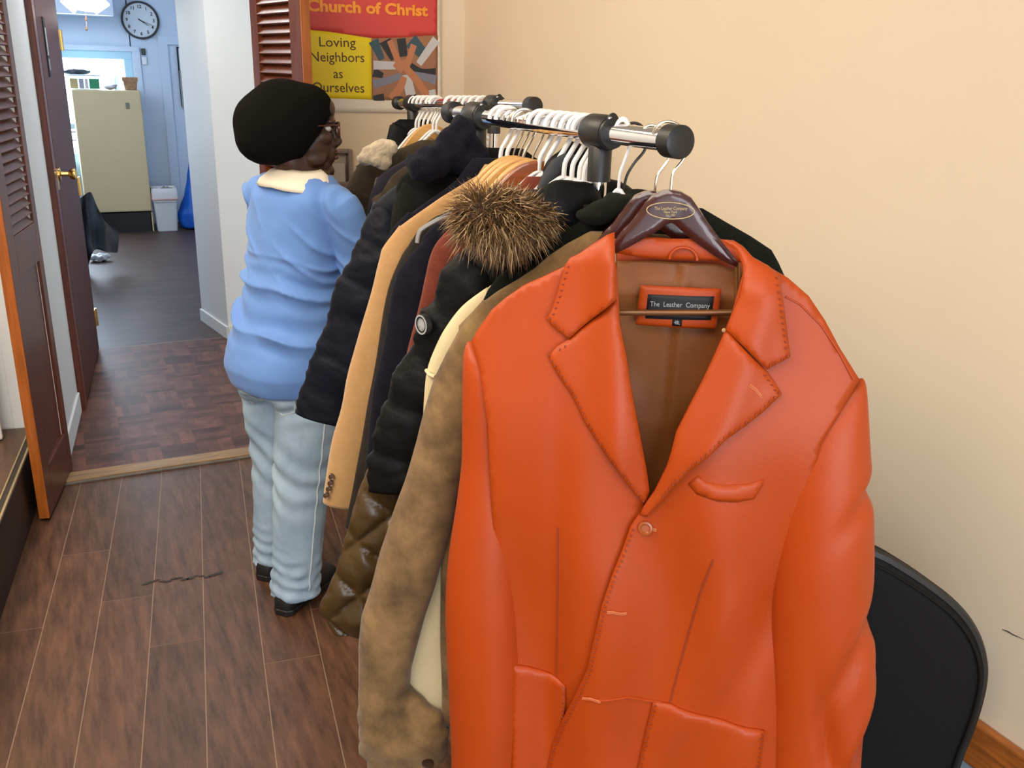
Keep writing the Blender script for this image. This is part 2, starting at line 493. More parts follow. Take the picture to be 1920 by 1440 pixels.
# a worn dark scuff and crumbs on the floor
sc = MB()
prev = None
for i in range(12, 26):
    t = i / 25; x = 145 + t * 265; y = 1107 - t * 30 + 2.5 * math.sin(i * 1.7)
    c = at_z(x, y, 0.0012); r = 0.004 + 0.004 * rr.random()
    sc.add([c + V((math.cos(q) * r * 2.2, math.sin(q) * r, 0)) for q in [k * math.pi / 4 for k in range(8)]], [range(8)])
tag(sc.build('scuff_mark', mat('scuff_black', (0.018, 0.015, 0.013), 0.7), smooth=False, recalc=False),
    'dark broken scuff line across the brown planks left of the jeans', 'scuff mark')

# corridor floor: small finger parquet, then mauve strips further back
cf = MB(); b = 0.15125
for i in range(-2, 12):
    for j in range(0, 13):
        x0 = -0.36 + i * b; y0 = 3.84 + j * b
        if y0 + b > 5.66: continue
        for k in range(5):
            w = b / 5
            if (i + j) % 2: c = [(x0 + k * w, y0), (x0 + (k + 1) * w, y0), (x0 + (k + 1) * w, y0 + b), (x0 + k * w, y0 + b)]
            else: c = [(x0, y0 + k * w), (x0 + b, y0 + k * w), (x0 + b, y0 + (k + 1) * w), (x0, y0 + (k + 1) * w)]
            cf.add([(x, y, 0.008) for x, y in c], [(0, 1, 2, 3)], 0, rr.random() * .75 + (.25 if (i + j) % 2 else 0))
y = 5.66
cf.add([(-3, 5.655, .008), (3.2, 5.655, .008), (3.2, 5.664, .008), (-3, 5.664, .008)], [(0, 1, 2, 3)], 2, .9)
y = 5.664
while y < 10.4:
    x = -3 + rr.random() * .3
    while x < 3.2:
        l = .30
        cf.add([(x, y, .008), (x + l, y, .008), (x + l, y + .05, .008), (x, y + .05, .008)], [(0, 1, 2, 3)], 1, rr.random())
        x += l
    y += .05
struct(cf, 'floor_corridor', [M_parquet, M_strip, M_seam], smooth=False, recalc=False, rnd=True)
th = MB(); th.box((0.30, 3.795, 0.006), (0.98, 0.085, 0.014)); th.box((0.30, 3.745, 0.003), (0.98, 0.016, 0.010), mi=1)
struct(th, 'trim_1', [M_thresh, M_threshe], smooth=False, bevel=0.003)

# walls
XW, YB = 1.61, 3.80
w = MB(); w.box((XW + 0.05, 0.4, 1.38), (0.10, 6.9, 2.76)); struct(w, 'wall_right', M_wall, smooth=False)
w = MB(); w.box((1.19, YB + 0.06, 1.38), (0.86, 0.12, 2.76)); struct(w, 'wall_back', M_wall, smooth=False)
w = MB(); w.box((-1.66, YB + 0.10, 1.38), (3.06, 0.12, 2.76)); struct(w, 'wall_back_left', M_white, smooth=False)
w = MB(); w.box((0.315, YB + 0.08, 2.45), (0.9, 0.12, 0.62)); struct(w, 'wall_back_lintel', M_white, smooth=False)
w = MB(); w.box((-2.75, 0.4, 1.38), (0.10, 6.9, 2.76)); struct(w, 'wall_left', M_wall, smooth=False)
w = MB(); w.box((-0.6, 0.45, 2.80), (4.6, 7.0, 0.08)); struct(w, 'ceiling', M_white, smooth=False)
w = MB(); w.box((0.3, 7.2, 2.80), (6.8, 6.4, 0.08)); struct(w, 'ceiling_corridor', M_white, smooth=False)
rl = MB(); rl.box((XW - 0.012, 0.4, 0.305), (0.024, 6.7, 0.105)); struct(rl, 'trim_2', M_rail, smooth=False, bevel=0.006)
bb = MB(); bb.box((XW - 0.006, 0.4, 0.126), (0.012, 6.7, 0.25)); struct(bb, 'baseboard_right', M_bluegrey, smooth=False, bevel=0.002)
pm = MB()
pm.tube([(XW - 0.0006, at_x(x, y, XW).y, at_x(x, y, XW).z) for x, y in [(1879, 1180), (1890, 1184), (1900, 1190), (1920, 1199)]], [0.0006, .0016, .0014, .0004], 6)
tag(pm.build('pencil_mark', M_mark), 'short dark pencil stroke on the beige wall at the right edge of the photo', 'wall mark')

# corridor left wall with the plain door
q0 = V((-.063, 4.608, 0)); q1 = V((.047, 5.687, 0)); qd = (q1 - q0).normalized(); qn = V((qd.y, -qd.x, 0)); qrot = Matrix.Rotation(math.atan2(-qd.x, qd.y), 3, 'Z')
def on_q(t, z, n=0): return q0 + qd * t + qn * n + V((0, 0, z))
w = MB()
w.box(on_q(-0.36, 1.38, -0.05), (0.10, 0.72, 2.76), qrot); w.box(on_q(0.55, 2.42, -0.05), (0.10, 1.2, 0.70), qrot); w.box(on_q(1.13, 1.38, -0.05), (0.10, 0.09, 2.76), qrot)
struct(w, 'wall_corridor_left', M_white, smooth=False)
bbm = MB(); bbm.box(on_q(-0.36, 0.055, 0.004), (0.012, 0.70, 0.10), qrot); bbm.box(on_q(1.13, 0.055, 0.004), (0.012, 0.09, 0.10), qrot)
struct(bbm, 'baseboard_corridor_left', M_white, smooth=False, bevel=0.003)
fr = MB(); fr.box(on_q(0.045, 1.03, 0.003), (0.05, 0.09, 2.06), qrot); fr.box(on_q(1.06, 1.03, -0.02), (0.05, 0.05, 2.06), qrot); fr.box(on_q(0.55, 2.07, -0.01), (0.06, 1.08, 0.07), qrot)
struct(fr, 'trim_3', M_mahog, smooth=False, bevel=0.004)
dr = MB(); dr.box(on_q(0.565, 1.03, 0.008), (0.04, 0.93, 2.02), qrot)
door3 = struct(dr, 'door_3', M_mahog2, smooth=False, bevel=0.002)
k = MB(); c = on_q(0.16, 1.12, 0.03)
rotq = V((0, 0, 1)).rotation_difference(qn).to_matrix()
k.lathe([(0.031, 0), (0.031, 0.006), (0.012, 0.010), (0.010, 0.040), (0.020, 0.046), (0.027, 0.058), (0.026, 0.068), (0.015, 0.076), (0.002, 0.078)], c, 20, rot=rotq)
k.box(on_q(0.112, 1.10, 0.02), (0.02, 0.03, 0.09), qrot)
k.build('door_knob', M_brass, door3)
for z in (1.72, 0.96, 0.21):
    h = MB(); h.box(on_q(1.012, z, 0.030), (0.006, 0.045, 0.10), qrot); h.tube([on_q(1.035, z - 0.052, 0.034), on_q(1.035, z + 0.052, 0.034)], 0.008, 10)
    h.build('hinge', M_brass, door3, bevel=0.001)
# sign plate on that door
pl_ = MB(); pl_.box(on_q(0.33, 1.675, 0.0305), (0.005, 0.07, 0.26), qrot); pl_.box(on_q(0.335, 1.70, 0.0335), (0.002, 0.038, 0.12), qrot, mi=1); pl_.box(on_q(0.335, 1.60, 0.0335), (0.002, 0.042, 0.05), qrot, mi=2)
tag(pl_.build('door_sign', [M_tag, mat('pale_print', (0.35, 0.42, 0.40), 0.4), M_greypic], smooth=False), 'narrow dark sign plate with pale print on the plain brown corridor door', 'sign')

# ---- louvred double doors of the opening
def louvre_leaf(name, far, near, side, height=2.02, slat=1):
    """far = hinge end, near = free end, side = +1 when the thickness lies to the left of far->near"""
    far = V(far); near = V(near); dv = (near - far); wd = dv.length; dv.normalize()
    nv = V((0, 0, 1)).cross(dv) * side; T = 0.036
    rot = Matrix((dv, nv, V((0, 0, 1)))).transposed()
    def at(t, z, n): return far + dv * t + nv * n + V((0, 0, z))
    m = MB()
    st0, st1 = 0.062, 0.095
    for t0, t1, z0, z1 in ((0, st0, 0, height), (wd - st1, wd, 0, height), (st0, wd - st1, 0, 0.175), (st0, wd - st1, 0.885, 1.03), (st0, wd - st1, height - 0.12, height)):
        m.box(at((t0 + t1) / 2, (z0 + z1) / 2 + 0.012, T / 2), (t1 - t0, T, z1 - z0), rot)
    # the free edge, varnished wood with its warm light put into the paler colour
    m.box(at(wd + 0.001, height / 2 + 0.012, T / 2), (0.004, T, height), rot, mi=1)
    o = struct(m, name, [M_mahog, M_edge], smooth=False, bevel=0.002)
    p = MB(); p.box(at((st0 + wd - st1) / 2, 0.54, T / 2), (wd - st0 - st1, 0.014, 0.72), rot)
    p.build('door_panel', M_mahog, o, smooth=False)
    s = MB(); z = 1.062
    tilt = rot @ Matrix.Rotation(math.radians(-52 * slat), 3, 'X')
    while z < height - 0.12:
        s.box(at((st0 + wd - st1) / 2, z, T / 2), (wd - st0 - st1 + 0.006, 0.048, 0.0075), tilt); z += 0.0345
    s.build('louvre_slats', M_mahog, o, smooth=False, bevel=0.0015)
    return o
def flat(p): return (p[0], p[1], 0)
louvre_leaf('door_1', (-0.108, 3.894, 0), (-0.195, 3.433, 0), -1, slat=-1)
louvre_leaf('door_2', (0.750, 3.795, 0), (0.835, 3.345, 0), -1)

# casing left of the opening and platform with board
cs = MB(); cs.box((-0.165, 3.84, 1.03), (0.07, 0.03, 2.06)); cs.box((-0.27, 3.835, 1.25), (0.05, 0.02, 2.1)); struct(cs, 'trim_4', M_white, smooth=False, bevel=0.004)
pf = MB(); pa = V((-.329, 2.664, 0)); pdv = V((-.239, 3.412, 0)) - pa; pdv.normalize(); pnv = V((-pdv.y, pdv.x, 0)); prot = Matrix((pdv, pnv, V((0, 0, 1)))).transposed()
pf.box(pa + pdv * (-0.9) + pnv * 1.02 + V((0, 0, 0.115)), (4.1, 2.0, 0.23), prot, mi=1)
pf.box(pa + pdv * (-0.9) + pnv * 1.02 + V((0, 0, 0.234)), (4.1, 2.0, 0.012), prot, mi=0)
plat = struct(pf, 'floor_platform', [M_stepw, M_riser], smooth=False)
ns = MB()
ns.box(pa + pdv * (-0.9) + pnv * 0.020 + V((0, 0, 0.2425)), (4.1, 0.008, 0.006), prot); ns.box(pa + pdv * (-0.9) + pnv * 0.044 + V((0, 0, 0.2425)), (4.1, 0.006, 0.006), prot)
ns.box(pa + pdv * (-0.9) + pnv * 0.030 + V((0, 0, 0.241)), (4.1, 0.034, 0.004), prot, mi=1)
struct(ns, 'trim_5', [M_nose, M_riser], smooth=False, bevel=0.001)
bd = MB(); bd.box((-0.50, 3.70, 0.56), (0.35, 0.02, 0.63)); tag(bd.build('white_board', M_board, smooth=False, bevel=0.012),
    'plain pinkish white board standing on the platform at the left edge of the photo', 'board')

# partition at the right of the corridor
pt = MB()
A_, B_ = V((.722, 6.127, 0)), V((.809, 5.608, 0))
pt.prism([A_, B_, V((2.6, 5.55, 0)), V((2.6, 6.25, 0)), V((.74, 6.25, 0))], (0, 0, 0), (0, 0, 2.76))
struct(pt, 'wall_partition', M_white, smooth=False)
bp = MB(); bdv = (B_ - A_).normalized(); bnv = V((bdv.y, -bdv.x, 0)) * 1
if bnv.x > 0: bnv = -bnv
bp.prism([A_ - bdv * .004, B_ + bnv * 0.0, B_ + bnv * .012, A_ + bnv * .012 - bdv * .004], (0, 0, 0.008), (0, 0, 0.085))
bp.box((1.6, 5.575, 0.05), (1.58, 0.014, 0.085), Matrix.Rotation(math.radians(-1.8), 3, 'Z'))
struct(bp, 'baseboard_partition', M_white, smooth=False)

# ---- back room shell
YR = 10.30
w = MB()
w.box((1.93, YR + 0.06, 1.38), (2.36, 0.12, 2.76)); w.box((-1.0, YR + 0.06, 2.24), (3.52, 0.12, 1.04)); w.box((-1.0, YR + 0.06, 0.2), (3.52, 0.12, 0.52)); w.box((-2.3, YR + 0.06, 1.1), (1.0, 0.12, 1.4))
struct(w, 'wall_far', M_bluewall, smooth=False)
w = MB(); w.box((1.75, 8.3, 1.38), (0.10, 4.2, 2.76)); struct(w, 'wall_far_right', M_bluewall, smooth=False)
w = MB(); w.box((-2.85, 8.0, 1.38), (0.10, 4.8, 2.76)); w.box((-1.45, 5.76, 1.38), (2.75, 0.10, 2.76)); struct(w, 'wall_far_left', M_bluewall, smooth=False)
# window: frame, rails, pane, daylight beyond
wf = MB()
def rect_frame(m, x0, x1, z0, z1, t, y, dpt, mi=0):
    m.box(((x0 + x1) / 2, y, z1 - t / 2), (x1 - x0, dpt, t), mi=mi); m.box(((x0 + x1) / 2, y, z0 + t / 2), (x1 - x0, dpt, t), mi=mi)
    m.box((x0 + t / 2, y, (z0 + z1) / 2), (t, dpt, z1 - z0 - 2 * t), mi=mi); m.box((x1 - t / 2, y, (z0 + z1) / 2), (t, dpt, z1 - z0 - 2 * t), mi=mi)
rect_frame(wf, -1.8, 0.755, 0.46, 1.72, 0.075, YR + 0.03, 0.07)
wf.box((-0.5, YR + 0.03, 1.00), (2.45, 0.05, 0.05)); wf.box((-0.5, YR + 0.03, 0.62), (2.45, 0.05, 0.22))
win = struct(wf, 'window_1', M_frame, smooth=False, bevel=0.004)
wp = MB(); wp.box((-0.5, YR + 0.035, 1.1), (2.42, 0.004, 1.18)); wp.build('window_pane', M_glass, win, smooth=False)
gr = MB(); gr.tube([(0.22, YR + 0.10, 0.7), (0.22, YR + 0.10, 1.3)], 0.006, 6); gr.tube([(-0.6, YR + 0.10, 0.86), (0.7, YR + 0.10, 0.86)], 0.006, 6); gr.tube([(-0.6, YR + 0.10, 0.94), (0.7, YR + 0.10, 0.94)], 0.006, 6)
gr.build('window_grille', M_dkbase, win)
sk = MB(); sk.box((-0.5, YR + 0.9, 1.3), (6, 0.02, 4)); tag(sk.build('daylight_sky', M_sky, smooth=False), kind='structure')
tr = MB(); tr.box((0.80, YR - 0.012, 1.1), (0.07, 0.024, 1.32)); tr.box((-0.5, YR - 0.012, 1.745), (2.66, 0.03, 0.05)); struct(tr, 'trim_6', M_bluewall, smooth=False, bevel=0.004)
tr = MB()
for x0 in (1.06, 1.30): tr.box((x0, YR - 0.012, 0.95), (0.09, 0.024, 1.86))
tr.box((1.18, YR - 0.012, 1.84), (0.33, 0.022, 0.08)); struct(tr, 'trim_7', M_bluewall, smooth=False, bevel=0.004)
sf = MB(); sf.box((-0.75, YR - 0.20, 2.26), (2.72, 0.40, 0.46)); struct(sf, 'trim_8', M_bluewall, smooth=False, bevel=0.01)

# ================================================================== BACK ROOM THINGS
R0 = Matrix.Identity(3)
# cabinet / refrigerator seen from its plain side
FX0, FX1, FY = at_y(134, 172, 9.80).x, at_y(263, 172, 9.80).x, 9.80
FZ = at_y(200, 171, 9.80).z
fr = thing('refrigerator', ((FX0 + FX1) / 2, FY + 0.22, 0.008), 'tall plain beige refrigerator with a black kick panel in front of the bright window', 'refrigerator')
m = MB(); m.box(((FX0 + FX1) / 2, FY + 0.22, (FZ + 0.20) / 2 + 0.01), (FX1 - FX0, 0.44, FZ - 0.20), None); m.build('cabinet_shell', M_fridge, fr, smooth=False, bevel=0.012)
m = MB(); m.box(((FX0 + FX1) / 2 - 0.01, FY + 0.23, 0.104), (FX1 - FX0 - 0.025, 0.42, 0.19)); m.build('kick_panel', M_dkbase, fr, smooth=False)
m = MB(); m.box((FX1 - 0.006, FY + 0.22, 0.104), (0.012, 0.44, 0.19)); m.build('side_strip', M_fridge, fr, smooth=False)
c = at_y(239, 198, FY); m = MB(); m.box((c.x, FY - 0.004, c.z), (0.032, 0.010, 0.055)); m.build('badge', mat('dull_badge', (0.19, 0.17, 0.12), 0.5), fr, smooth=False, bevel=0.002)
zt = FZ + 0.011
def put(x): return at_y(x, 168, 9.95).x
# clear tub with packets
M_tub = mat('clear_tub', (0.60, 0.78, 0.82), 0.25, trans=0.45)
tb = thing('storage_tub', (put(155), 9.98, zt), 'clear plastic tub of coloured packets on top of the beige refrigerator', 'tub')
m = MB(); x0, x1 = put(129), put(190)
m.loft([[V((xx, yy, zz)) for xx, yy in ((x0 + i, 9.88 + i / 2), (x1 - i, 9.88 + i / 2), (x1 - i, 10.10 - i / 2), (x0 + i, 10.10 - i / 2))] for zz, i in ((zt + .003, .03), (zt + .115, .005), (zt + .125, .0))])
m.build('tub_body', M_tub, tb, angle=30)
for xa, xb, col, n in ((131, 147, (0.45, 0.36, 0.16), 'yellow_packet'), (148, 158, (0.30, 0.31, 0.36), 'grey_packet'), (159, 166, (0.55, 0.50, 0.52), 'pale_packet'), (167, 187, (0.02, 0.22, 0.10), 'green_packet')):
    m = MB(); a, b_ = put(xa) + .006, put(xb); m.box(((a + b_) / 2, 9.875, zt + 0.052), (b_ - a, 0.012, 0.09)); m.build('packet', mat(n, col, 0.5), tb, smooth=False, bevel=0.004)
m = MB(); m.tube([(put(129), 9.875, zt + .128), (put(190), 9.875, zt + .128)], 0.006, 8); m.build('tub_rim', M_whitepl, tb)
m = MB(); m.ellipsoid((put(148), 9.98, zt + .160), 0.125, 0.09, 0.034); m.ellipsoid((put(125), 9.97, zt + .150), 0.05, 0.06, 0.018)
tag(weld(m.build('folded_bag', mat('dark_grey_bag', (0.05, 0.05, 0.06), 0.4)), 0.008, 3, lambda p, n: 0.008 * n3(p.x * 30, p.y * 30, p.z * 30)), 'dark crumpled bag lying on top of the clear tub on the refrigerator', 'bag')
m = MB(); m.ellipsoid((put(207), 9.97, zt + .022), 0.055, 0.07, 0.022); m.ellipsoid((put(214), 9.97, zt + .040), 0.035, 0.05, 0.014)
tag(weld(m.build('folded_cloth', mat('grey_white_cloth', (0.42, 0.42, 0.46), 0.8)), 0.006, 3, lambda p, n: 0.004 * n3(p.x * 40, p.y * 40, p.z * 60)), 'small folded grey cloth on the refrigerator between tub and basket', 'cloth')
m = MB(); a = put(222); m.lathe([(0.028, 0), (0.030, 0.01), (0.030, 0.10), (0.024, 0.115), (0.022, 0.13), (0.001, 0.13)], (a, 10.02, zt + .001), 16)
m.build('jar_tmp', M_tub); o = D.objects['jar_tmp']; o.name = 'plastic_jar'; tag(o, 'clear blue tinted jar standing behind the small wicker basket', 'jar')
bk = thing('wicker_basket', (put(245), 9.93, zt), 'small tan wicker basket with a handle hole at the right end of the refrigerator top', 'basket')
x0, x1 = put(231), put(259); hb = 0.118
m = MB()
def bxr(i, z): return [V((x0 + i, 9.87 + i / 2, z)), V((x1 - i, 9.87 + i / 2, z)), V((x1 - i, 10.01 - i / 2, z)), V((x0 + i, 10.01 - i / 2, z))]
m.loft([bxr(.018, zt + .002), bxr(.006, zt + hb * .68), bxr(0.004, zt + hb * .70)]); xm = (x0 + x1) / 2
for s in (-1, 1): m.box((xm + s * (x1 - x0) * .35, 9.872, zt + hb * .84), ((x1 - x0) * .29, 0.012, hb * .30))
m.box((xm, 9.872, zt + hb * .97), ((x1 - x0), 0.014, hb * .08)); m.box((xm, 10.005, zt + hb * .85), ((x1 - x0), 0.012, hb * .30))
m.build('basket_body', M_wicker, bk, angle=30, bevel=0.002)
# clock
cc = at_y(263, 38, YR - 0.02); rc = (at_y(299, 38, YR - .02) - at_y(227, 38, YR - .02)).length / 2
ck = thing('wall_clock', (cc.x, YR - 0.02, cc.z), 'round white wall clock with a black rim high on the far wall', 'clock')
m = MB(); m.lathe([(rc * .99, 0.0), (rc, -.02), (rc * .97, -.035), (rc * .91, -.035), (rc * .88, -.018), (rc * .88, -.002)], (cc.x, YR - .004, cc.z), 48, axis='Y'); m.build('clock_rim', M_blackpl, ck)
m = MB(); m.lathe([(rc * .90, 0.0), (rc * .90, -.012), (0.001, -.012)], (cc.x, YR - .004, cc.z), 48, axis='Y'); m.build('clock_face', mat('clock_white', (0.74, 0.80, 0.84), 0.5), ck)
m = MB(); yf = YR - .018
for ang, l, wd_ in ((124, .52, .014), (112, .76, .010)):
    q = math.radians(ang); dv = V((math.sin(q), 0, math.cos(q))); pv = V((dv.z, 0, -dv.x)) * wd_ * rc * 2; o_ = V((cc.x, yf, cc.z))
    m.prism([o_ - dv * rc * .12 - pv, o_ + dv * rc * l - pv * .4, o_ + dv * rc * l + pv * .4, o_ - dv * rc * .12 + pv], (0, 0, 0), (0, -.002, 0))
m.build('clock_hands', M_tag, ck, smooth=False)
for h in range(1, 13):
    q = h * math.pi / 6
    text_mesh(str(h), rc * .24, frame_mtx((cc.x + math.sin(q) * rc * .70, YR - .0172, cc.z + math.cos(q) * rc * .70), (1, 0, 0), (0, 0, 1)), M_tag, 'numeral', ck, bold=.001)
# thermometer gadget below the clock
c0 = at_y(269, 98, YR - .02); c1 = at_y(271, 114, YR - .02)
tm = thing('wall_thermometer', (c1.x, YR - .01, c1.z), 'small white wall thermometer with a dark display between window and clock', 'thermometer')
m = MB(); m.box((c1.x, YR - .012, c1.z), (.045, .022, .075)); m.build('sensor_body', M_whitepl, tm, smooth=False, bevel=.006)
m = MB(); m.box((c0.x, YR - .013, c0.z + .005), (.040, .024, .062)); m.build('display', M_lcd, tm, smooth=False, bevel=.004)
# bin
bx = at_z(316, 434, .008); by = bx.y + 0.10
bn = thing('waste_bin', (bx.x, by, .008), 'white plastic waste bin with a turned-over liner beside the beige refrigerator', 'waste bin')
HB = at_y(312, 352, by).z
def rrect(cx, cy, hx, hy, z, n=6, r=.025):
    P = []
    for sx, sy, a0 in ((1, 1, 0), (-1, 1, 90), (-1, -1, 180), (1, -1, 270)):
        for i in range(n):
            q = math.radians(a0 + 90 * i / (n - 1)); P.append(V((cx + sx * (hx - r) + r * math.cos(q), cy + sy * (hy - r) + r * math.sin(q), z)))
    return P
m = MB(); m.loft([rrect(bx.x, by, .095, .085, .010), rrect(bx.x, by, .118, .11, HB - .004), rrect(bx.x, by, .115, .10, HB - .006), rrect(bx.x, by, .112, .098, HB - .08)]); m.build('bin_body', M_bin, bn, angle=50)
m = MB(); rings = []
for k_, (z, e) in enumerate(((HB - .125, .006), (HB - .09, .010), (HB - .03, .012), (HB + .006, .004), (HB - .01, -.010), (HB - .05, -.014))):
    R = rrect(bx.x, by, .112 + e - .0 * k_, .106 + e, z)
    rings.append([p + V((0, 0, .010 * n3(p.x * 40, p.y * 40, 3 + k_) if k_ == 0 else 0)) + V((.004 * n3(p.x * 50, p.y * 50, k_), .004 * n3(p.y * 50, p.x * 50, 9 + k_), 0)) for p in R])
m.loft(rings, caps=False); m.build('bin_liner', M_liner, bn, angle=80)
m = MB(); m.tube([p + V((0, 0, .004 * n3(p.x * 30, p.y * 30))) for p in rrect(bx.x, by, .121, .117, HB - .10)], .009, 6, closed=True); m.build('drawstring', M_pink, bn)
m = MB(); m.ellipsoid((bx.x + .03, by, HB - .02), .06, .05, .03); tag(weld(m.build('paper_scraps', mat('grey_green_paper', (0.20, 0.22, 0.17), 0.8)), .006, 2, lambda p, n: .016 * n3(p.x * 45, p.y * 45, p.z * 45)), 'crumpled grey scraps sticking out of the white waste bin', 'waste paper')
# blue bag hanging behind the partition corner
def at_far(x, y): return at_y(x, y, 9.86)
m = MB(); rings = []
for yy, xl, xr in ((292, 355, 362), (320, 352, 372), (350, 349, 384), (380, 340, 392), (398, 333, 398), (412, 334, 402), (424, 340, 402), (427, 350, 395)):
    L_ = at_far(xl, yy); R_ = at_far(xr, yy); c = (L_ + R_) / 2; hw = (R_ - L_).length / 2; c.z = max(c.z, .012)
    rings.append([V((c.x + hw * math.cos(q) * (1 + .10 * n3(q * 2, yy * .05)), c.y + min(.16, hw) * .8 * math.sin(q), c.z)) for q in [2 * math.pi * j / 28 for j in range(28)]])
m.loft(rings); bb_ = m.build('blue_bag', M_bag); tag(weld(bb_, .012, 3, lambda p, n: .010 * n3(p.x * 18, p.y * 18, p.z * 9)), 'big blue plastic sack slumped on the floor by the partition corner', 'plastic bag')
# sticks leaning there
for n_, pts, r, mt, lb in (('broom_stick', [(351, 152, 9.95), (354, 215, 9.93), (358, 290, 9.9), (366, 420, 9.9)], .012, M_broom, 'yellow broom stick leaning by the white partition corner above the blue sack'),
                            ('dark_stick', [(344, 116, 9.93), (349, 190, 9.9), (355, 270, 9.88), (366, 415, 9.86)], .014, M_brown, 'dark brown stick leaning in front of the yellow one by the partition corner')):
    m = MB(); m.tube([at_y(x, y, Y) for x, y, Y in pts], r, 10); tag(m.build(n_, mt), lb, 'stick')
m = MB(); a = at_y(338, 88, YR - .03); b_ = at_y(345, 200, YR - .03); m.box(((a.x + b_.x) / 2 + .10, YR - .016, (a.z + b_.z) / 2), (.26, .02, a.z - b_.z)); m.box(((a.x + b_.x) / 2 + .10, YR - .028, (a.z + b_.z) / 2), (.23, .004, a.z - b_.z - .03), mi=1)
tag(m.build('framed_notice', [M_tag, M_bluewall], smooth=False), 'thin black frame on the far wall, half hidden by the partition', 'frame')
m = MB(); a = at_y(336, 132, YR - .05); b_ = at_y(346, 203, YR - .05); m.box((a.x + .06, YR - .042, (a.z + b_.z) / 2), (.12, .006, a.z - b_.z)); tag(m.build('grey_print', M_greypic, smooth=False), 'grey printed sheet below the thin black frame on the far wall', 'print')
# table under a black sheet
TC = at_y(215, 357, 8.0); TZ = TC.z
tb = thing('covered_table', (-0.35, 8.2, .008), 'table with a pale glossy top standing behind the plain brown door', 'table')
m = MB(); m.box((-0.35, 8.22, TZ - .015), (0.90, .60, .03)); m.build('tabletop', mat('pale_glossy_top', (0.55, 0.66, 0.78), .15), tb, smooth=False, bevel=.004)
for x in (-.75, .05):
    for y in (7.97, 8.47):
        m = MB(); m.tube([(x, y, .010), (x, y, TZ - .03)], .016, 8); m.build('leg', M_blackpl, tb)
m = MB()
prof = [(-.80, 0), (-.30, 0), (.0, .0), (.075, 0.0)]
cols = []
def drape(px_pts, Y0, dy):
    return [at_y(x, y, Y0 + k_ * dy) for k_, (x, y) in enumerate(px_pts)]
cl = MB()
rows = [[(138, 378), (150, 372), (168, 360), (176, 372), (182, 392)], [(140, 410), (152, 408), (166, 392), (184, 400), (202, 416)], [(143, 445), (154, 440), (170, 428), (192, 424), (222, 434)],
        [(147, 478), (157, 480), (172, 462), (196, 462), (222, 462)], [(152, 505), (160, 516), (176, 470), (200, 473), (220, 474)]]
G = [[at_y(x, y, 7.90 + .05 * (i % 2) - .02 * j + .035 * i) for i, (x, y) in enumerate(r_)] for j, r_ in enumerate(rows)]
# refine
def refine(G, k_=5):
    R_ = [cat_rom([tuple(p) for p in r_], k_) for r_ in G]
    C_ = [cat_rom([tuple(r_[j]) for r_ in R_], k_) for j in range(len(R_[0]))]
    return [[C_[j][i] for j in range(len(C_))] for i in range(len(C_[0]))]
G = refine(G)
nr, nc = len(G), len(G[0])
vsx = [G[i][j] + V((0, .012 * n3(j * .5, i * .18), 0)) for i in range(nr) for j in range(nc)]
bkx = [p + V((0, .004, 0)) for p in vsx]
fs = []
for i in range(nr - 1):
    for j in range(nc - 1):
        a = i * nc + j; fs.append((a, a + 1, a + nc + 1, a + nc)); o_ = nr * nc; fs.append((o_ + a, o_ + a + nc, o_ + a + nc + 1, o_ + a + 1))
cl.add(vsx + bkx, fs)
tag(cl.build('black_table_sheet', M_cloth, angle=180, recalc=False), 'black plastic sheet draped over the table behind the plain brown door', 'table sheet')
m = MB(); c = at_z(187, 487, .02); m.ellipsoid((c.x, c.y, .04), .09, .05, .03); tag(weld(m.build('clear_bag', M_liner), .01, 2, lambda p, n: .03 * n3(p.x * 25, p.y * 25, p.z * 30)), 'crumpled clear plastic bag on the floor under the black sheet', 'plastic bag')
# ceiling fan with lit shades
fc = at_y(158, -30, 7.5)
fn_ = thing('ceiling_fan', (fc.x, 7.5, fc.z - .1), 'white ceiling fan with lit glass shades at the top left of the photo', 'ceiling fan')
m = MB(); m.lathe([(.01, .55), (.012, .10), (.09, .09), (.11, .02), (.10, -.04), (.05, -.07), (.001, -.075)], (fc.x, 7.5, fc.z), 24); m.build('motor_housing', M_whitepl, fn_)
for k_ in range(5):
    q = 2 * math.pi * k_ / 5 + .3; m = MB(); m.box((fc.x + .38 * math.cos(q), 7.5 + .38 * math.sin(q), fc.z + .07), (.52, .12, .008), Matrix.Rotation(q, 3, 'Z')); m.build('blade', M_whitepl, fn_, smooth=False, bevel=.003)
for k_, (x, y, lit) in enumerate(((131, 8, 0), (161, 12, 1), (188, 11, 1))):
    c = at_y(x, y, 7.5 + (.07 if k_ == 0 else -.05)); tilt = Matrix.Rotation([.75, .1, -.6][k_], 3, 'Y')
    m = MB(); m.lathe([(.018, .085), (.03, .07), (.052, .02), (.060, -.02), (.055, -.03), (.0, -.022)], c, 20, rot=tilt); m.build('glass_shade', M_bulb if lit else M_shade, fn_)
for x, y0, y1 in ((161, 20, 36), (162, 40, 54)):
    m = MB(); a = at_y(x, y0, 7.45); b_ = at_y(x, y1, 7.45); m.tube([a, b_], .0025, 6); m.ellipsoid(b_, .010, .010, .013); m.build('pull_chain', mat('chain_brown', (.12, .07, .05), .4), fn_)
lp = D.lights.new('fan_bulb', 'POINT'); lp.energy = 8; lp.color = (1, .9, .75); lp.shadow_soft_size = .06
lo = D.objects.new('fan_bulb', lp); link(lo); lo.location = at_y(160, 26, 7.3) + V((0, -.05, -.03))

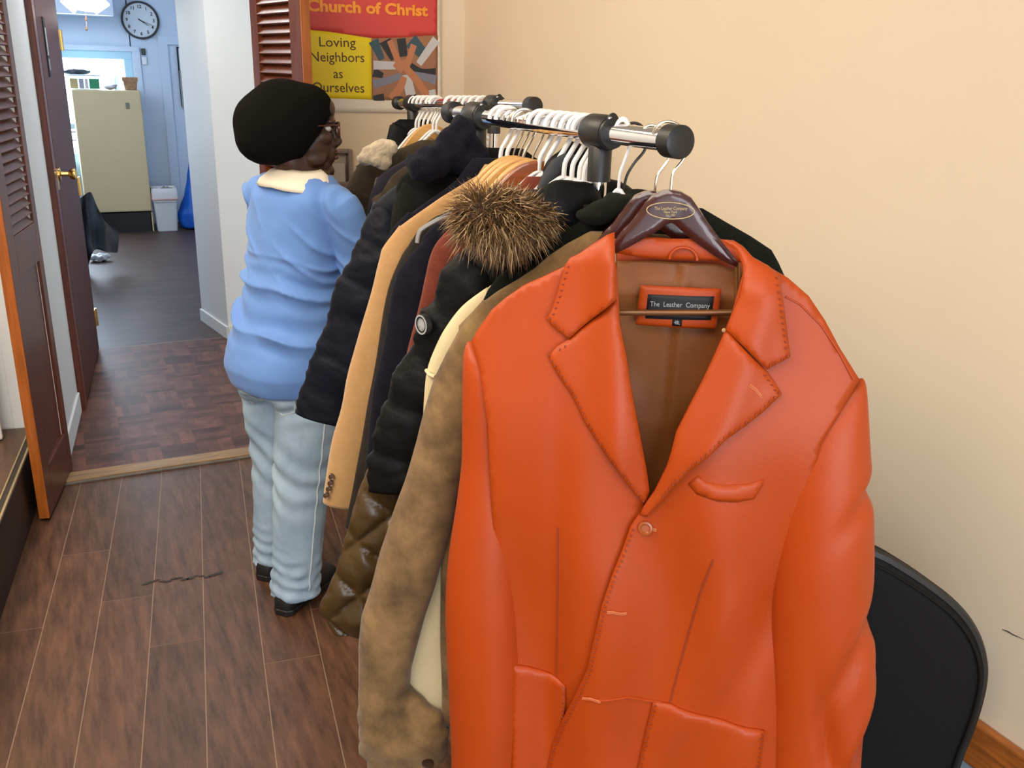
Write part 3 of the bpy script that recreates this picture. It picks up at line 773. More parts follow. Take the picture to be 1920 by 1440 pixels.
# ================================================================== POSTER AND THERMOSTAT ON THE BACK WALL
YP = YB - 0.004
def pw(x, y, off=0.0): return at_y(x, y, YP - off)
ps = thing('poster', (1.2, YP, 1.43), 'church poster in red, yellow and white on the back wall, partly behind the louvred door', 'poster')
PX0, PX1, PZ0, PZ1 = 0.86, at_y(826, 100, YP).x, at_y(720, 211, YP).z, 2.16
m = MB(); n_ = 18; ring = []
def pfront(x, z): return 0.003 + 0.004 * math.exp(-(PX1 - x) / .012) + .0025 * (1 + math.sin(z * 9 + x * 5)) * .5
m.slab([(PX0, PZ0), (PX1, PZ0), (PX1 - .003, PZ1), (PX0, PZ1)], pfront, .0012, lambda a, z, d: V((a, YP - d, z)), .02)
m.build('poster_sheet', M_paper, ps, angle=180)
def print_on(name, pts_px, mt, lift, parent=ps):
    o_ = [(lambda p: (p.x, p.z))(pw(x, y, .005)) for x, y in pts_px]
    q = MB(); q.slab(o_, lambda x, z: pfront(x, z) + lift, .0006, lambda a, z, d: V((a, YP - d, z)), .02)
    return q.build(name, mt, parent, angle=180)
print_on('red_field', [(560, -60), (820, -60), (820, 66), (795, 67), (760, 70), (700, 72), (660, 66), (620, 61), (560, 55)], M_pred, .0008)
print_on('yellow_field', [(560, 54), (620, 60), (660, 66), (696, 72), (697, 187), (560, 182)], M_pyel, .0009)
phx = [(696, 72), (760, 70), (795, 67), (821, 66), (820, 190), (697, 187)]
M_ph = [mat('print_skin', (.50, .20, .10), .5), mat('print_blue', (.035, .085, .12), .5), mat('print_dark', (.020, .022, .03), .5), mat('print_pale', (.55, .56, .60), .5), mat('print_tan', (.33, .16, .09), .5), mat('print_grey', (.20, .22, .30), .5)]
print_on('photo_print', phx, M_ph[4], .0008)
pic = MB()
def stroke(pts, w0, w1, mi, lift):
    P = [pw(x, y, .005) for x, y in pts]; L_ = []; R_ = []
    for i, p in enumerate(P):
        t = P[min(i + 1, len(P) - 1)] - P[max(0, i - 1)]; t.y = 0; t.normalize(); q = V((t.z, 0, -t.x)); w_ = (w0 + (w1 - w0) * i / max(1, len(P) - 1)) * .00125
        L_.append(p + q * w_); R_.append(p - q * w_)
    for i in range(len(P) - 1):
        c = [L_[i], L_[i + 1], R_[i + 1], R_[i]]
        pic.add([V((q.x, YP - pfront(q.x, q.z) - lift, q.z)) for q in c], [(0, 1, 2, 3)], mi)
for pts, w0, w1, mi, lf in (
        ([(700, 76), (716, 112)], 18, 10, 1, .0012), ([(722, 76), (738, 112)], 22, 10, 2, .0012), ([(770, 76), (800, 108)], 26, 16, 1, .0012), ([(752, 72), (757, 106)], 16, 14, 2, .0016), ([(700, 135), (718, 142)], 16, 8, 2, .0012),
        ([(700, 122), (742, 123)], 14, 12, 3, .0013), ([(700, 158), (730, 150), (752, 141)], 14, 9, 5, .0014), ([(818, 74), (785, 120)], 15, 11, 3, .0013), ([(817, 138), (790, 136), (770, 122)], 18, 8, 2, .0012), ([(817, 150), (795, 144), (770, 138)], 16, 8, 5, .0013),
        ([(772, 186), (766, 160), (762, 140)], 18, 15, 3, .0014), ([(734, 186), (750, 164), (758, 144)], 16, 10, 0, .0015), ([(800, 178), (782, 152), (762, 128), (756, 112)], 13, 12, 0, .0018), ([(730, 76), (742, 104), (752, 130)], 9, 12, 0, .0017), ([(776, 84), (768, 108), (760, 128)], 11, 10, 0, .0017),
        ([(700, 184), (720, 182)], 8, 12, 2, .0012), ([(804, 178), (817, 176)], 14, 16, 3, .0012), ([(740, 118), (756, 132)], 12, 14, 0, .0019)):
    stroke(cat_rom([(a, b_, 0) for a, b_ in pts], 5) and [(p.x, p.y) for p in cat_rom([(a, b_, 0) for a, b_ in pts], 5)], w0, w1, mi, lf)
pic.build('hands_picture', M_ph, ps, smooth=False, recalc=False)
def wall_text(s_, x, y, px_h, wpx, mt, bold, name, tilt=0.0):
    c = pw(x, y, .0065); zc = (c - CP).dot(CF); size = px_h * zc / FOC / .70
    ex = pw(x + 50, y + 50 * tilt, .0065) - pw(x - 50, y - 50 * tilt, .0065); ex.y = 0
    mt_ = frame_mtx(c, ex, (0, 0, 1))
    o = text_mesh(s_, size, mt_, mt, name, ps, .0002, bold)
    xs = [v.co.x for v in o.data.vertices]; wd = max(xs) - min(xs); tgt = wpx * zc / FOC * 1.1; cx_ = c.x - ROOT[ps.name].x
    for v in o.data.vertices: v.co.x = cx_ + (v.co.x - (max(xs) + min(xs)) / 2) * (tgt / wd)
    return o
wall_text('Church of Christ', 692, 16, 19, 214, M_pora, .0022, 'heading_letters', .045)
for s_, x, y, wp_ in (('Loving', 633, 80, 64), ('Neighbors', 633, 108, 94), ('as', 634, 139, 16), ('Ourselves', 635, 165, 90)):
    wall_text(s_, x, y, 17, wp_, M_pbrn, .0002, 'motto_letters', .02)
# thermostat behind a clear guard
c = at_y(628, 315, YB)
tmz = thing('thermostat', (c.x, YB, c.z - .08), 'beige thermostat in a clear box on the back wall behind the person', 'thermostat')
a = at_y(606, 305, YB); b_ = at_y(645, 343, YB)
m = MB(); m.box(((a.x + b_.x) / 2, YB - .014, (a.z + b_.z) / 2), (b_.x - a.x, .028, a.z - b_.z)); m.build('control_body', M_thermo, tmz, smooth=False, bevel=.004)
d1 = at_y(617, 323, YB); m = MB(); m.box((d1.x, YB - .029, d1.z), (.026, .003, .014)); m.build('display', M_lcd, tmz, smooth=False)
a = at_y(590, 279, YB); b_ = at_y(658, 346, YB)
m = MB(); X_, Z_ = (a.x + b_.x) / 2, (a.z + b_.z) / 2; sx_, sz_ = b_.x - a.x, a.z - b_.z
for dx in (-1, 1): m.box((X_ + dx * (sx_ / 2 - .010), YB - .022, Z_), (.020, .044, sz_))
for dz in (-1, 1): m.box((X_, YB - .022, Z_ + dz * (sz_ / 2 - .008)), (sx_ - .04, .044, .016))
m.build('guard_frame', mat('smoky_plastic', (.36, .29, .25), .25, trans=.25), tmz, smooth=False, bevel=.004)

# ================================================================== CLOTHES RACKS
XF, XRR, HR = 0.757, 1.085, 1.5385
def rack(name, X, Y0, Y1, z0, z1, posts, label):
    t = thing(name, (X, (Y0 + Y1) / 2, 0), label, 'clothes rack')
    zf = lambda y: z0 + (z1 - z0) * (y - Y0) / (Y1 - Y0)
    m = MB(); m.tube([(X, Y0 + .006, z0), (X, Y1 - .006, z1)], .0155, 20); m.build('rail', M_chrome, t)
    for y, s in ((Y0, -1), (Y1, 1)):
        m = MB(); m.lathe([(.001, -.008 * s), (.019, -.008 * s), (.0228, -.005 * s), (.0228, .022 * s), (.018, .024 * s), (.001, .024 * s)], (X, y, zf(y)), 28, axis='Y'); m.build('end_cap', M_blackpl, t)
    for y in posts:
        z = zf(y)
        m = MB(); m.tube([(X, y, .10), (X, y, z - .045)], .0135, 16); m.build('post', M_chrome, t)
        m = MB()
        m.lathe([(.0185, -.075), (.0185, -.022), (.012, -.012)], (X, y, z), 20)
        m.lathe([(.0165, -.030), (.0245, -.030), (.0265, -.024), (.0265, .024), (.0245, .030), (.0165, .030)], (X, y, z), 24, axis='Y')
        m.ellipsoid((X, y - .031, z + .012), .012, .006, .018); m.lathe([(.023, -.036), (.0235, -.030), (.0165, -.030)], (X, y, z), 24, axis='Y')
        m.build('clamp', M_blackpl, t, angle=35)
        m = MB(); m.ellipsoid((X - .006, y - .034, z + .021), .0035, .002, .0035); m.build('screw', M_chrome, t)
    for y in posts:
        m = MB(); m.tube([(X - .22, y, .035), (X - .21, y, .09), (X, y, .11), (X + .21, y, .09), (X + .22, y, .035)], .012, 12); m.build('foot', M_chrome, t)
        for sx in (-1, 1):
            m = MB(); m.lathe([(.010, -.010), (.018, -.012), (.0185, .012), (.010, .010)], (X + sx * .22, y, .0187), 14, axis='X'); m.build('caster', M_blackpl, t)
    m = MB(); m.tube([(X, posts[0], .19), (X, posts[1], .19)], .010, 12); m.build('lower_bar', M_chrome, t)
    return t
rack('clothes_rack', XF, 1.055, 1.835, HR, HR, (1.24, 1.715), 'front chrome clothes rack with black clamps, holding the orange leather jacket')
rack('clothes_rack', XRR, 2.125, 3.13, 1.544, 1.512, (2.345, 3.00), 'rear chrome clothes rack against the wall beyond the front one')

# ---- hangers.  local frame: x along the arms, y along the rail, z up, origin at the rail centre
def hook_path(r=.0215, drop=.095, open_=200, k=14):
    P = []
    for i in range(k + 1):
        q = math.radians(-20 + open_ * i / k)           # from the right side over the top to the left, open on the left
        P.append((r * math.cos(q), 0, r * math.sin(q)))
    tail = [(r * .98, 0, -.018), (r * .45, 0, -.040), (.001, 0, -.058), (0, 0, -drop)]
    return [V(p) for p in cat_rom(list(reversed(tail)) + P, 3)]
def rot_at(th): return Matrix.Rotation(-math.radians(th), 4, 'Z')
def place(o, X, Y, Z, th):
    o.location = (X, Y, Z); o.rotation_euler = (0, 0, -math.radians(th)); return o
def plastic_hanger():
    t = thing('plastic_hanger', (0, 0, 0), 'x', 'hanger')
    m = MB(); m.tube(hook_path(.0222, .085), .0042, 8); m.build('hook', M_whitepl, t)
    m = MB(); arm = cat_rom([(-.150, 0, -.250), (-.145, 0, -.232), (-.10, 0, -.182), (-.02, 0, -.092), (.02, 0, -.092), (.10, 0, -.182), (.145, 0, -.232), (.150, 0, -.250)], 4)
    m.tube(arm, .0045, 8); m.tube([(-.150, 0, -.250), (0, 0, -.253), (.150, 0, -.250)], .0042, 8); m.build('arms', M_whitepl, t)
    return t
def wood_hanger(mt, wire, w=.150, th=.016):
    t = thing('wooden_hanger', (0, 0, 0), 'x', 'hanger')
    m = MB(); m.tube(hook_path(.0195, .075), .0018, 8); m.build('hook', wire, t)
    top = [(p.x, p.z) for p in cat_rom([(-w, 0, -.212), (-.12, 0, -.166), (-.07, 0, -.104), (-.035, 0, -.072), (0, 0, -.062), (.035, 0, -.072), (.07, 0, -.104), (.12, 0, -.166), (w, 0, -.212)], 4)]
    bot = [(w - .005, -.232), (.11, -.196), (.05, -.140), (0, -.108), (-.05, -.134), (-.11, -.196), (-w + .005, -.232)]
    m = MB(); m.prism([V((x, 0, z)) for x, z in top + bot], (0, -th / 2, 0), (0, th / 2, 0)); m.build('arms', mt, t, smooth=False, bevel=.004)
    m = MB(); m.tube([(-.13, 0, -.214), (.13, 0, -.214)], .004, 8); m.build('bar', mt, t)
    return t
def clone(root, label, group=None):
    r = root.copy(); COL.objects.link(r); r.scale = (1, 1, 1); ROOT[r.name] = V((0, 0, 0)); r['label'] = label
    if group: r['group'] = group
    for ch in root.children:
        c_ = ch.copy(); COL.objects.link(c_); c_.parent = r
    return r
HZ = HR - .0005
wh = plastic_hanger(); used = [False]
def white(X, Y, Z, th, label, group):
    o = wh if not used[0] else clone(wh, label, group)
    used[0] = True; o['label'] = label
    if group: o['group'] = group
    elif 'group' in o: del o['group']
    if th > 40: o.scale = (.55, 1, 1)
    return place(o, X, Y, Z, th)
g1 = 'white plastic hangers on the front rack'
fl_ = [(1.180, 48, 'white plastic hanger next to the end cap of the front rack'),
       (1.284, 24, 'white plastic hanger just beyond the near clamp of the front rack'), (1.300, 20, None), (1.325, 21, None), (1.352, 19, None), (1.378, 21, None), (1.415, 20, None), (1.442, 20, None),
       (1.575, 18, 'nearer of two white plastic hangers beside the blonde wooden hangers'), (1.603, 18, 'farther of two white plastic hangers beside the blonde wooden hangers')]
for Y, th, lb in fl_:
    white(XF, Y, HZ, th, lb or 'white plastic hanger in the tight row between clamp and wooden hangers on the front rack', g1 if lb is None else None)
g2 = 'white plastic hangers on the rear rack'
for Y in (2.42, 2.47, 2.515, 2.555, 2.60, 2.65, 2.78, 2.81, 2.86, 2.90, 2.94, 2.97):
    white(XRR, Y, 1.544 + (1.512 - 1.544) * (Y - 2.125) / 1.005 - .0005, 8, 'white plastic hanger in the row on the rear rack', g2)
bw = wood_hanger(M_blonde, M_wire); first = True
for Y, lb in ((1.470, 'nearest blonde wooden hanger, right behind the reddish one'), (1.505, 'second blonde wooden hanger behind the reddish one'), (1.526, 'third blonde wooden hanger behind the reddish one'), (1.549, 'farthest blonde wooden hanger, carrying the camel coat')):
    o = bw if first else clone(bw, lb); first = False; o['label'] = lb; o['group'] = 'blonde wooden hangers on the front rack'; place(o, XF, Y, HZ, 18)
rw = wood_hanger(M_redwood, M_wire); rw['label'] = 'single reddish brown wooden hanger in front of the blonde ones'; place(rw, XF, 1.448, HZ, 19)

# ================================================================== COATS
def ellring(pl, a, z, d, ha, hd, ea=(1, 0), n=28, pw_=2.4):
    """closed ring; ea = direction of the wide axis in (a, z)"""
    R = []
    for j in range(n):
        q = 2 * math.pi * j / n; c, s_ = math.cos(q), math.sin(q)
        u = math.copysign(abs(c) ** (2 / pw_), c); v_ = math.copysign(abs(s_) ** (2 / pw_), s_)
        R.append(pl.w(a + ha * u * ea[0], z + ha * u * ea[1], d + hd * v_))
    return R


def noise_rings(rings, amp, fs, seed=0, stretch=1.0):
    out = []
    for R in rings:
        c = sum(R, V((0, 0, 0))) / len(R); R2 = []
        for p in R:
            q = p - c; l = q.length or 1
            k_ = n3(p.x * fs + seed, p.y * fs, p.z * fs * stretch) * amp + .5 * amp * n3(p.x * fs * 2.3, p.y * fs * 2.3 + seed, p.z * fs * 2.3 * stretch)
            R2.append(p + q / l * k_)
        out.append(R2)
    return out


def resample(pts, step):
    P = [V(p) for p in pts]; out = [P[0]]
    for p, q in zip(P, P[1:]):
        k = max(1, int((q - p).length / step))
        for i in range(1, k + 1): out.append(p + (q - p) * (i / k))
    return out


def make_coat(name, label, Yh, th, mt, shoulder, sleeve=None, sw=(.13, .10), hem=.62, bw=.20, hd=.019, hs=.022, X=XF, quilt=None,
              lining=None, collar=None, right_sleeve=True, group=None, fold=.004, cuff=None, cat='coat', right=None, rdrop=.0, rlen=None):
    pl = Plane(X, Yh, th)
    sh = [pl.on(*p) for p in shoulder]                 # collar -> shoulder tip, (a, z)
    if sh[0][0] > -.05: sh = [(-.05, sh[0][1] + .004)] + [p for p in sh if p[0] < -.055]
    tip = sh[-1]
    rsh = [pl.on(*p) for p in right] if right else [(-a, z - rdrop) for a, z in sh]
    base = pl.w(0, max(.02, hem), 0)
    t = thing(name, base, label, cat, group)
    up = sorted([(z, a) for a, z in sh]); ur = sorted([(z, a) for a, z in rsh])
    zt = sh[0][1]; rings = []
    zs = [zt - .001]
    step = .012 if quilt else .02
    while zs[-1] > hem + .005: zs.append(zs[-1] - step)
    zs[-1] = hem
    for i, z in enumerate(zs):
        al = interp(z, up) if z > tip[1] else tip[1] * 0 + tip[0] + (min(.0, 1) + (tip[0] * 0)) + ((-bw) - tip[0]) * sstep(tip[1], tip[1] - .25, z)
        zr = rsh[-1][1]; ar = interp(z, ur) if z > zr else rsh[-1][0] + (bw - rsh[-1][0]) * sstep(zr, zr - .25, z)
        k_ = sstep(zt + .01, zt - .14, z); h_ = hd * (.45 + .55 * k_)
        if quilt: h_ += quilt[1] * abs(math.sin(math.pi * (z - .03 * 0) / quilt[0])) ** .6 * k_; dl = quilt[1] * abs(math.sin(math.pi * z / quilt[0])) ** .6 * k_ * .6
        else: dl = 0
        rings.append(ellring(pl, (al + ar) / 2, z, 0, (ar - al) / 2 + dl, h_, n=40, pw_=2.8))
    rings = noise_rings(rings, fold, 7, Yh * 9, .5)
    if quilt: rings = noise_rings(rings, .0035, 30, Yh * 3, 1.6)
    m = MB(); m.loft(rings); m.build('coat_body', mt, t, angle=180)

    def arm(path, w0, w1, nm, side):
        P = resample(path, .007 if quilt else .018); L_ = sum((q - p).length for p, q in zip(P, P[1:])); rg = []; run = 0
        for i, p in enumerate(P):
            if i: run += (p - P[i - 1]).length
            tdir = P[min(i + 2, len(P) - 1)] - P[max(0, i - 2)]; tdir.normalize()
            pa_ = V((-tdir.y, tdir.x)) * side        # towards the body
            if pa_.x * side < 0: pa_ = -pa_
            f_ = run / L_; w_ = w0 + (w1 - w0) * f_
            ease = sstep(-.02, .10, run); ww = w_ * (.55 + .45 * ease); hh = hs * (.55 + .45 * ease)
            b_ = 0
            if quilt: b_ = quilt[1] * (abs(math.sin(math.pi * run / quilt[0])) ** .55 - .35)
            c_ = p + pa_ * (ww / 2)
            rg.append(ellring(pl, c_.x, c_.y, .004, ww / 2 + b_, hh + b_, (pa_.x, pa_.y), 48 if quilt else 32, 2.2))
        rg = noise_rings(rg, fold * .9, 9, Yh * 5 + side, .6)
        if quilt: rg = noise_rings(noise_rings(rg, .005, 24, Yh * 3, 2.0), .0025, 55, Yh, 1.5)
        mm_ = MB(); mm_.loft(rg); return mm_.build(nm, mt, t, angle=180), P
    out = {'thing': t, 'pl': pl}
    if sleeve:
        path = [pl.on(*p) for p in sleeve]; path = [(tip[0] + .012, tip[1] + .012)] + path
        path = [(p.x, p.y) for p in cat_rom([(a, z, 0) for a, z in path], 5)]
        o, P = arm(path, sw[0], sw[1], 'sleeve', 1); out['sleeve'] = o; out['path'] = P
    if right_sleeve:
        rt_ = rsh[-1]; L_ = (rlen or .56)
        path = [(rt_[0] - .010, rt_[1] + .012), (rt_[0] + .012, rt_[1] - .03), (max(rt_[0], bw) + .028, rt_[1] - .16), (max(rt_[0], bw) + .03, rt_[1] - .35), (max(rt_[0], bw) + .022, rt_[1] - L_)]
        path = [(p.x, p.y) for p in cat_rom([(a, z, 0) for a, z in path], 4)]
        arm(path, sw[0], sw[1], 'sleeve', -1)
    if collar:
        cp = collar.get('px'); cm = collar.get('mat', mt); hgt = collar.get('h', .05); r_ = collar.get('r', .062); zc = zt - .03
        if cp: c0 = pl.on(*cp); ca, zc = c0
        else: ca = 0
        cc_ = MB(); rg = []
        n_ = 30
        for k_, (dz, rr_, dd_) in enumerate(((-.03, r_ + .006, .026), (hgt * .3, r_ + .002, .026), (hgt * .8, r_ + .004, .028), (hgt, r_ - .004, .024), (hgt * .75, r_ - .012, .018), (0.0, r_ - .014, .015))):
            rg.append([pl.w(ca + rr_ * math.cos(2 * math.pi * j / n_), zc + dz + collar.get('tilt', 0) * math.cos(2 * math.pi * j / n_) - .012 * max(0, math.sin(2 * math.pi * j / n_)), (dd_ + collar.get('fat', 0) * (1 if k_ < 4 else .3)) * math.sin(2 * math.pi * j / n_)) for j in range(n_)])
        cc_.loft(noise_rings(rg, collar.get('amp', .004), 16, Yh), caps=False); cc_.build('collar', cm, t, angle=180)
    return out


def buttons_on(out, pts, mt, r=.006, d=.03, name='button'):
    pl = out['pl']
    for (x, y) in pts:
        a, z = pl.on(x, y, d); m = MB()
        rot = V((0, 0, 1)).rotation_difference(pl.n).to_matrix()
        m.lathe([(r * .2, .0035), (r * .75, .003), (r, .0045), (r, .001), (r * .8, -.006), (.0005, -.006)], pl.w(a, z, d), 14, rot=rot); m.build(name, mt, out['thing'])


# -- suede jacket just behind the orange one
su = make_coat('suede_jacket', 'tan brown suede jacket with a long drooping sleeve right behind the orange leather jacket', 1.146, 33, M_suede,
               [(1109, 433), (1080, 446), (1036, 474), (993, 510), (939, 539), (896, 571), (860, 612)],
               None, (.13, .11), .46, .285, .018, .034, fold=.006)
pl = su['pl']
m = MB(); rg = []                                           # left sleeve; its end lies bent forward to the right
for (xl, yl, xr, yr, hh) in ((905, 560, 950, 585, .012), (880, 588, 952, 622, .024), (858, 620, 950, 662, .032), (838, 658, 940, 700, .035), (822, 697, 930, 738, .036), (795, 777, 912, 805, .036), (776, 836, 893, 850, .036), (758, 898, 868, 908, .036), (735, 972, 852, 978, .036), (716, 1030, 836, 1032, .036),
        (698, 1100, 816, 1100, .036), (684, 1147, 800, 1150, .036), (677, 1205, 785, 1200, .036), (676, 1250, 772, 1248, .036), (677, 1292, 768, 1284, .037), (679, 1345, 800, 1306, .038), (682, 1398, 832, 1332, .038), (690, 1448, 847, 1362, .036), (712, 1482, 842, 1394, .032), (745, 1495, 828, 1425, .028), (768, 1495, 812, 1448, .022)):
    p = V(pl.on(xl, yl)); q = V(pl.on(xr, yr)); c = (p + q) / 2; e_ = q - p; h_ = e_.length / 2; e_.normalize()
    rg.append(ellring(pl, c.x, c.y, .008, h_, hh, (e_.x, e_.y), 40, 2.2))
rg2 = []
for A_r, B_r in zip(rg, rg[1:]):
    for k_ in range(5): rg2.append([p.lerp(q, k_ / 5) for p, q in zip(A_r, B_r)])
rg2.append(rg[-1]); n_s = len(rg2)
rg2 = [R if i < n_s * .66 else Q for i, (R, Q) in enumerate(zip(noise_rings(rg2, .005, 9, 3, .6), noise_rings(rg2, .005, 9, 3, .6)))]
for i in range(n_s):
    f_ = sstep(n_s * .60, n_s * .78, i)
    rg2[i] = noise_rings([rg2[i]], .016 * f_, 15, 5, 1.0)[0]
m.loft(rg2); m.build('sleeve', M_suede, su['thing'], angle=180)
buttons_on(su, [(803, 1431)], M_brown, .011, .040)
# -- black-green wool coat
gc = make_coat('wool_coat', 'very dark green wool coat, its far shoulder right of the orange jacket', 1.192, 29, M_green,
               [(1109, 387), (1073, 405), (1018, 445), (979, 484), (939, 513), (905, 556)], None, (.14, .11), .52, .21, .017, .022,
               right=[(1250, 366), (1311, 387), (1354, 412), (1405, 441), (1448, 470), (1472, 515)])
m = MB()
for x, y, rx, rz in ((1172, 380, .040, .016), (1145, 392, .045, .016), (1205, 374, .040, .016), (1120, 402, .035, .014)): m.ellipsoid(at_y(x, y, 1.180), rx, .026, rz)
weld(m.build('soft_collar', M_green, gc['thing']), .005, 3, lambda p, n: .007 * n3(p.x * 34, p.y * 30, p.z * 40))
# -- cream coat
cr = make_coat('cream_coat', 'cream cloth coat showing as thin pale edges between suede and black puffer', 1.216, 27, M_cream,
               [(1090, 395), (1060, 412), (1020, 441), (1003, 478), (950, 512), (900, 552)],
               [(868, 573), (840, 607), (819, 645), (802, 694), (797, 760), (790, 860), (782, 960), (772, 1060), (764, 1160), (762, 1250), (764, 1345)], (.13, .10), .40, .22, .011, .016)
p_ = cr['pl']; m = MB(); m.tube([p_.w(*p_.on(x, y, .0), .0) + p_.n * d for x, y, d in ((800, 693, .004), (808, 696, .019), (818, 698, .024))], .0035, 8); m.build('cuff_seam', M_cream, cr['thing'])
# -- black puffer with a fur-trimmed hood
pf_ = make_coat('puffer_coat', 'glossy black puffer coat with a fur trimmed hood and a round sleeve badge', 1.284, 24, M_black,
                [(985, 400), (930, 430), (890, 455), (857, 482)],
                [(837, 510), (812, 566), (795, 590), (781, 635), (762, 673), (742, 715), (727, 757), (714, 795), (703, 832), (695, 868), (698, 915)], (.185, .150), .80, .21, .022, .030, quilt=(.098, .009), fold=.006)
p_ = pf_['pl']
a, z = p_.on(795, 608, .05); rot = V((0, 0, 1)).rotation_difference((p_.n * .62 - p_.e * .78).normalized()).to_matrix()
bc = at_y(795, 608, (p_.w(a, z, .035)).y)
m = MB(); m.lathe([(.0005, .002), (.0105, .002), (.0110, .006), (.0165, .006), (.0175, .003), (.0175, -.004), (.0005, -.004)], bc, 28, rot=rot); bo = m.build('sleeve_badge', M_tag, pf_['thing'])
m = MB(); m.lathe([(.0140, .0055), (.0140, .0068), (.0165, .0068), (.0165, .0055)], bc, 28, rot=rot)
for q in (0.6, 2.2, 3.9, 5.2): m.ellipsoid(bc + rot @ V((.0055 * math.cos(q), .0055 * math.sin(q), .0035)), .004, .003, .002, rot)
m.build('badge_emblem', M_tagt, bo)
# hood behind the fur
m = MB(); hc = at_y(985, 405, 1.25)
m.ellipsoid(hc + V((.02, .015, -.03)), .085, .035, .070); m.ellipsoid(hc + V((.07, -.01, .012)), .07, .03, .045)
weld(m.build('hood', M_black, pf_['thing']), .007, 4, lambda p, n: .006 * n3(p.x * 22, p.y * 22, p.z * 26))
# fur trim: a fat bent roll of many single hairs
fp = [at_y(x, y, Y) for x, y, Y in ((884, 440, 1.262), (905, 400, 1.252), (945, 412, 1.246), (985, 415, 1.243), (1025, 402, 1.240), (1062, 396, 1.238))]
fpath = cat_rom([tuple(p) for p in fp], 8); FR = [interp(i / (len(fpath) - 1), [(0, .030), (.15, .042), (.4, .046), (.65, .036), (.85, .018), (1, .010)]) for i in range(len(fpath))]
m = MB(); m.tube(fpath, [r * .62 for r in FR], 12); fo = m.build('fur_trim', M_fur, pf_['thing'], angle=180)
hair = MB(); r_ = random.Random(3)
for k_ in range(9000):
    i = r_.randrange(1, len(fpath) - 1); c = fpath[i].lerp(fpath[i + 1], r_.random()); t_ = (fpath[i + 1] - fpath[i - 1]).normalized(); R_ = FR[i]
    u = V((r_.gauss(0, 1), r_.gauss(0, 1), r_.gauss(0, 1))); u -= t_ * u.dot(t_) * .75; u.normalize()
    p0 = c + u * R_ * .5
    clump = V((n3(c.x * 60, u.x * 4, u.z * 4), n3(u.y * 4, c.y * 60, u.x * 4), n3(u.z * 4, u.x * 4, c.z * 60)))
    dirn = (u * 1.0 + clump * 1.1 + V((r_.gauss(0, .25), r_.gauss(0, .25), r_.gauss(0, .25) - .25))); dirn.normalize()
    L_ = R_ * (.65 + .55 * r_.random()) + .002; g = V((0, 0, -.35 * L_ * r_.random()))
    wv = dirn.cross(V((r_.gauss(0, 1), r_.gauss(0, 1), r_.gauss(0, 1)))).normalized() * (.0005 + .0004 * r_.random())
    p1 = p0 + dirn * L_ * .55; p2 = p0 + dirn * L_ + g + clump * .006
    hair.add([p0 - wv, p0 + wv, p1 + wv * .9, p1 - wv * .9], [(0, 1, 2, 3)], 0, r_.random()); k2 = len(hair.v)
    hair.add([p1 - wv * .9, p1 + wv * .9, p2], [(0, 1, 2)], 1 if r_.random() < .34 else 0, r_.random())
ho = hair.build('fur_hair', [M_fur, M_furtip], fo, smooth=False, recalc=False, rnd=True); ho['kind'] = 'stuff'
# -- bronze quilted coat, only its flared lower half shows
bz = make_coat('quilted_coat', 'shiny bronze brown quilted coat whose flared hem shows below the black puffer sleeve', 1.345, 22, M_bronzeq,
               [(900, 470), (850, 500)], None, (.13, .1), .70, .20, .016, .018, right_sleeve=False)
p_ = bz['pl']; m = MB(); rg = []
edge = [(800, 620), (752, 720), (715, 815), (688, 884), (673, 921), (661, 960), (645, 1018), (622, 1088), (599, 1139), (612, 1162), (626, 1183)]
ez = [p_.on(q.x, q.y) for q in resample([(p.x, p.y) for p in cat_rom([(a, b_, 0) for a, b_ in edge], 6)], 4.0)]
for i, (a, z) in enumerate(ez):
    f_ = i / (len(ez) - 1); w_ = .20 + .10 * f_
    R_ = []
    for j in range(110):
        q = 2 * math.pi * j / 110; c, s_ = math.cos(q), math.sin(q)
        u = math.copysign(abs(c) ** .8, c); v_ = math.copysign(abs(s_) ** .8, s_); aa = a + w_ / 2 + w_ / 2 * u
        g_ = min(abs(math.sin(math.pi * (z * 1.0 + aa * .9) / .115)), abs(math.sin(math.pi * (z * 1.0 - aa * .9 + .04) / .115)))
        R_.append(p_.w(aa, z, .0 + (.016 + .026 * g_ ** .42 + .006 * n3(aa * 30, z * 30)) * v_))
    rg.append(R_)
m.loft(noise_rings(rg, .003, 30, 4)); m.build('quilted_skirt', M_bronzeq, bz['thing'], angle=180)
# -- rust jacket
ru = make_coat('corduroy_jacket', 'rust red corduroy jacket, a narrow strip between fur trimmed puffer and navy blazer', 1.385, 20, M_rust,
               [(1020, 335), (985, 370), (930, 392), (885, 410), (850, 428), (832, 438)], [(819, 454), (805, 482), (796, 520), (788, 559), (776, 610), (767, 652), (760, 690), (748, 760), (738, 840)], (.12, .09), .72, .20, .016, .017, collar={'h': .014, 'r': .045, 'px': (1030, 362)})
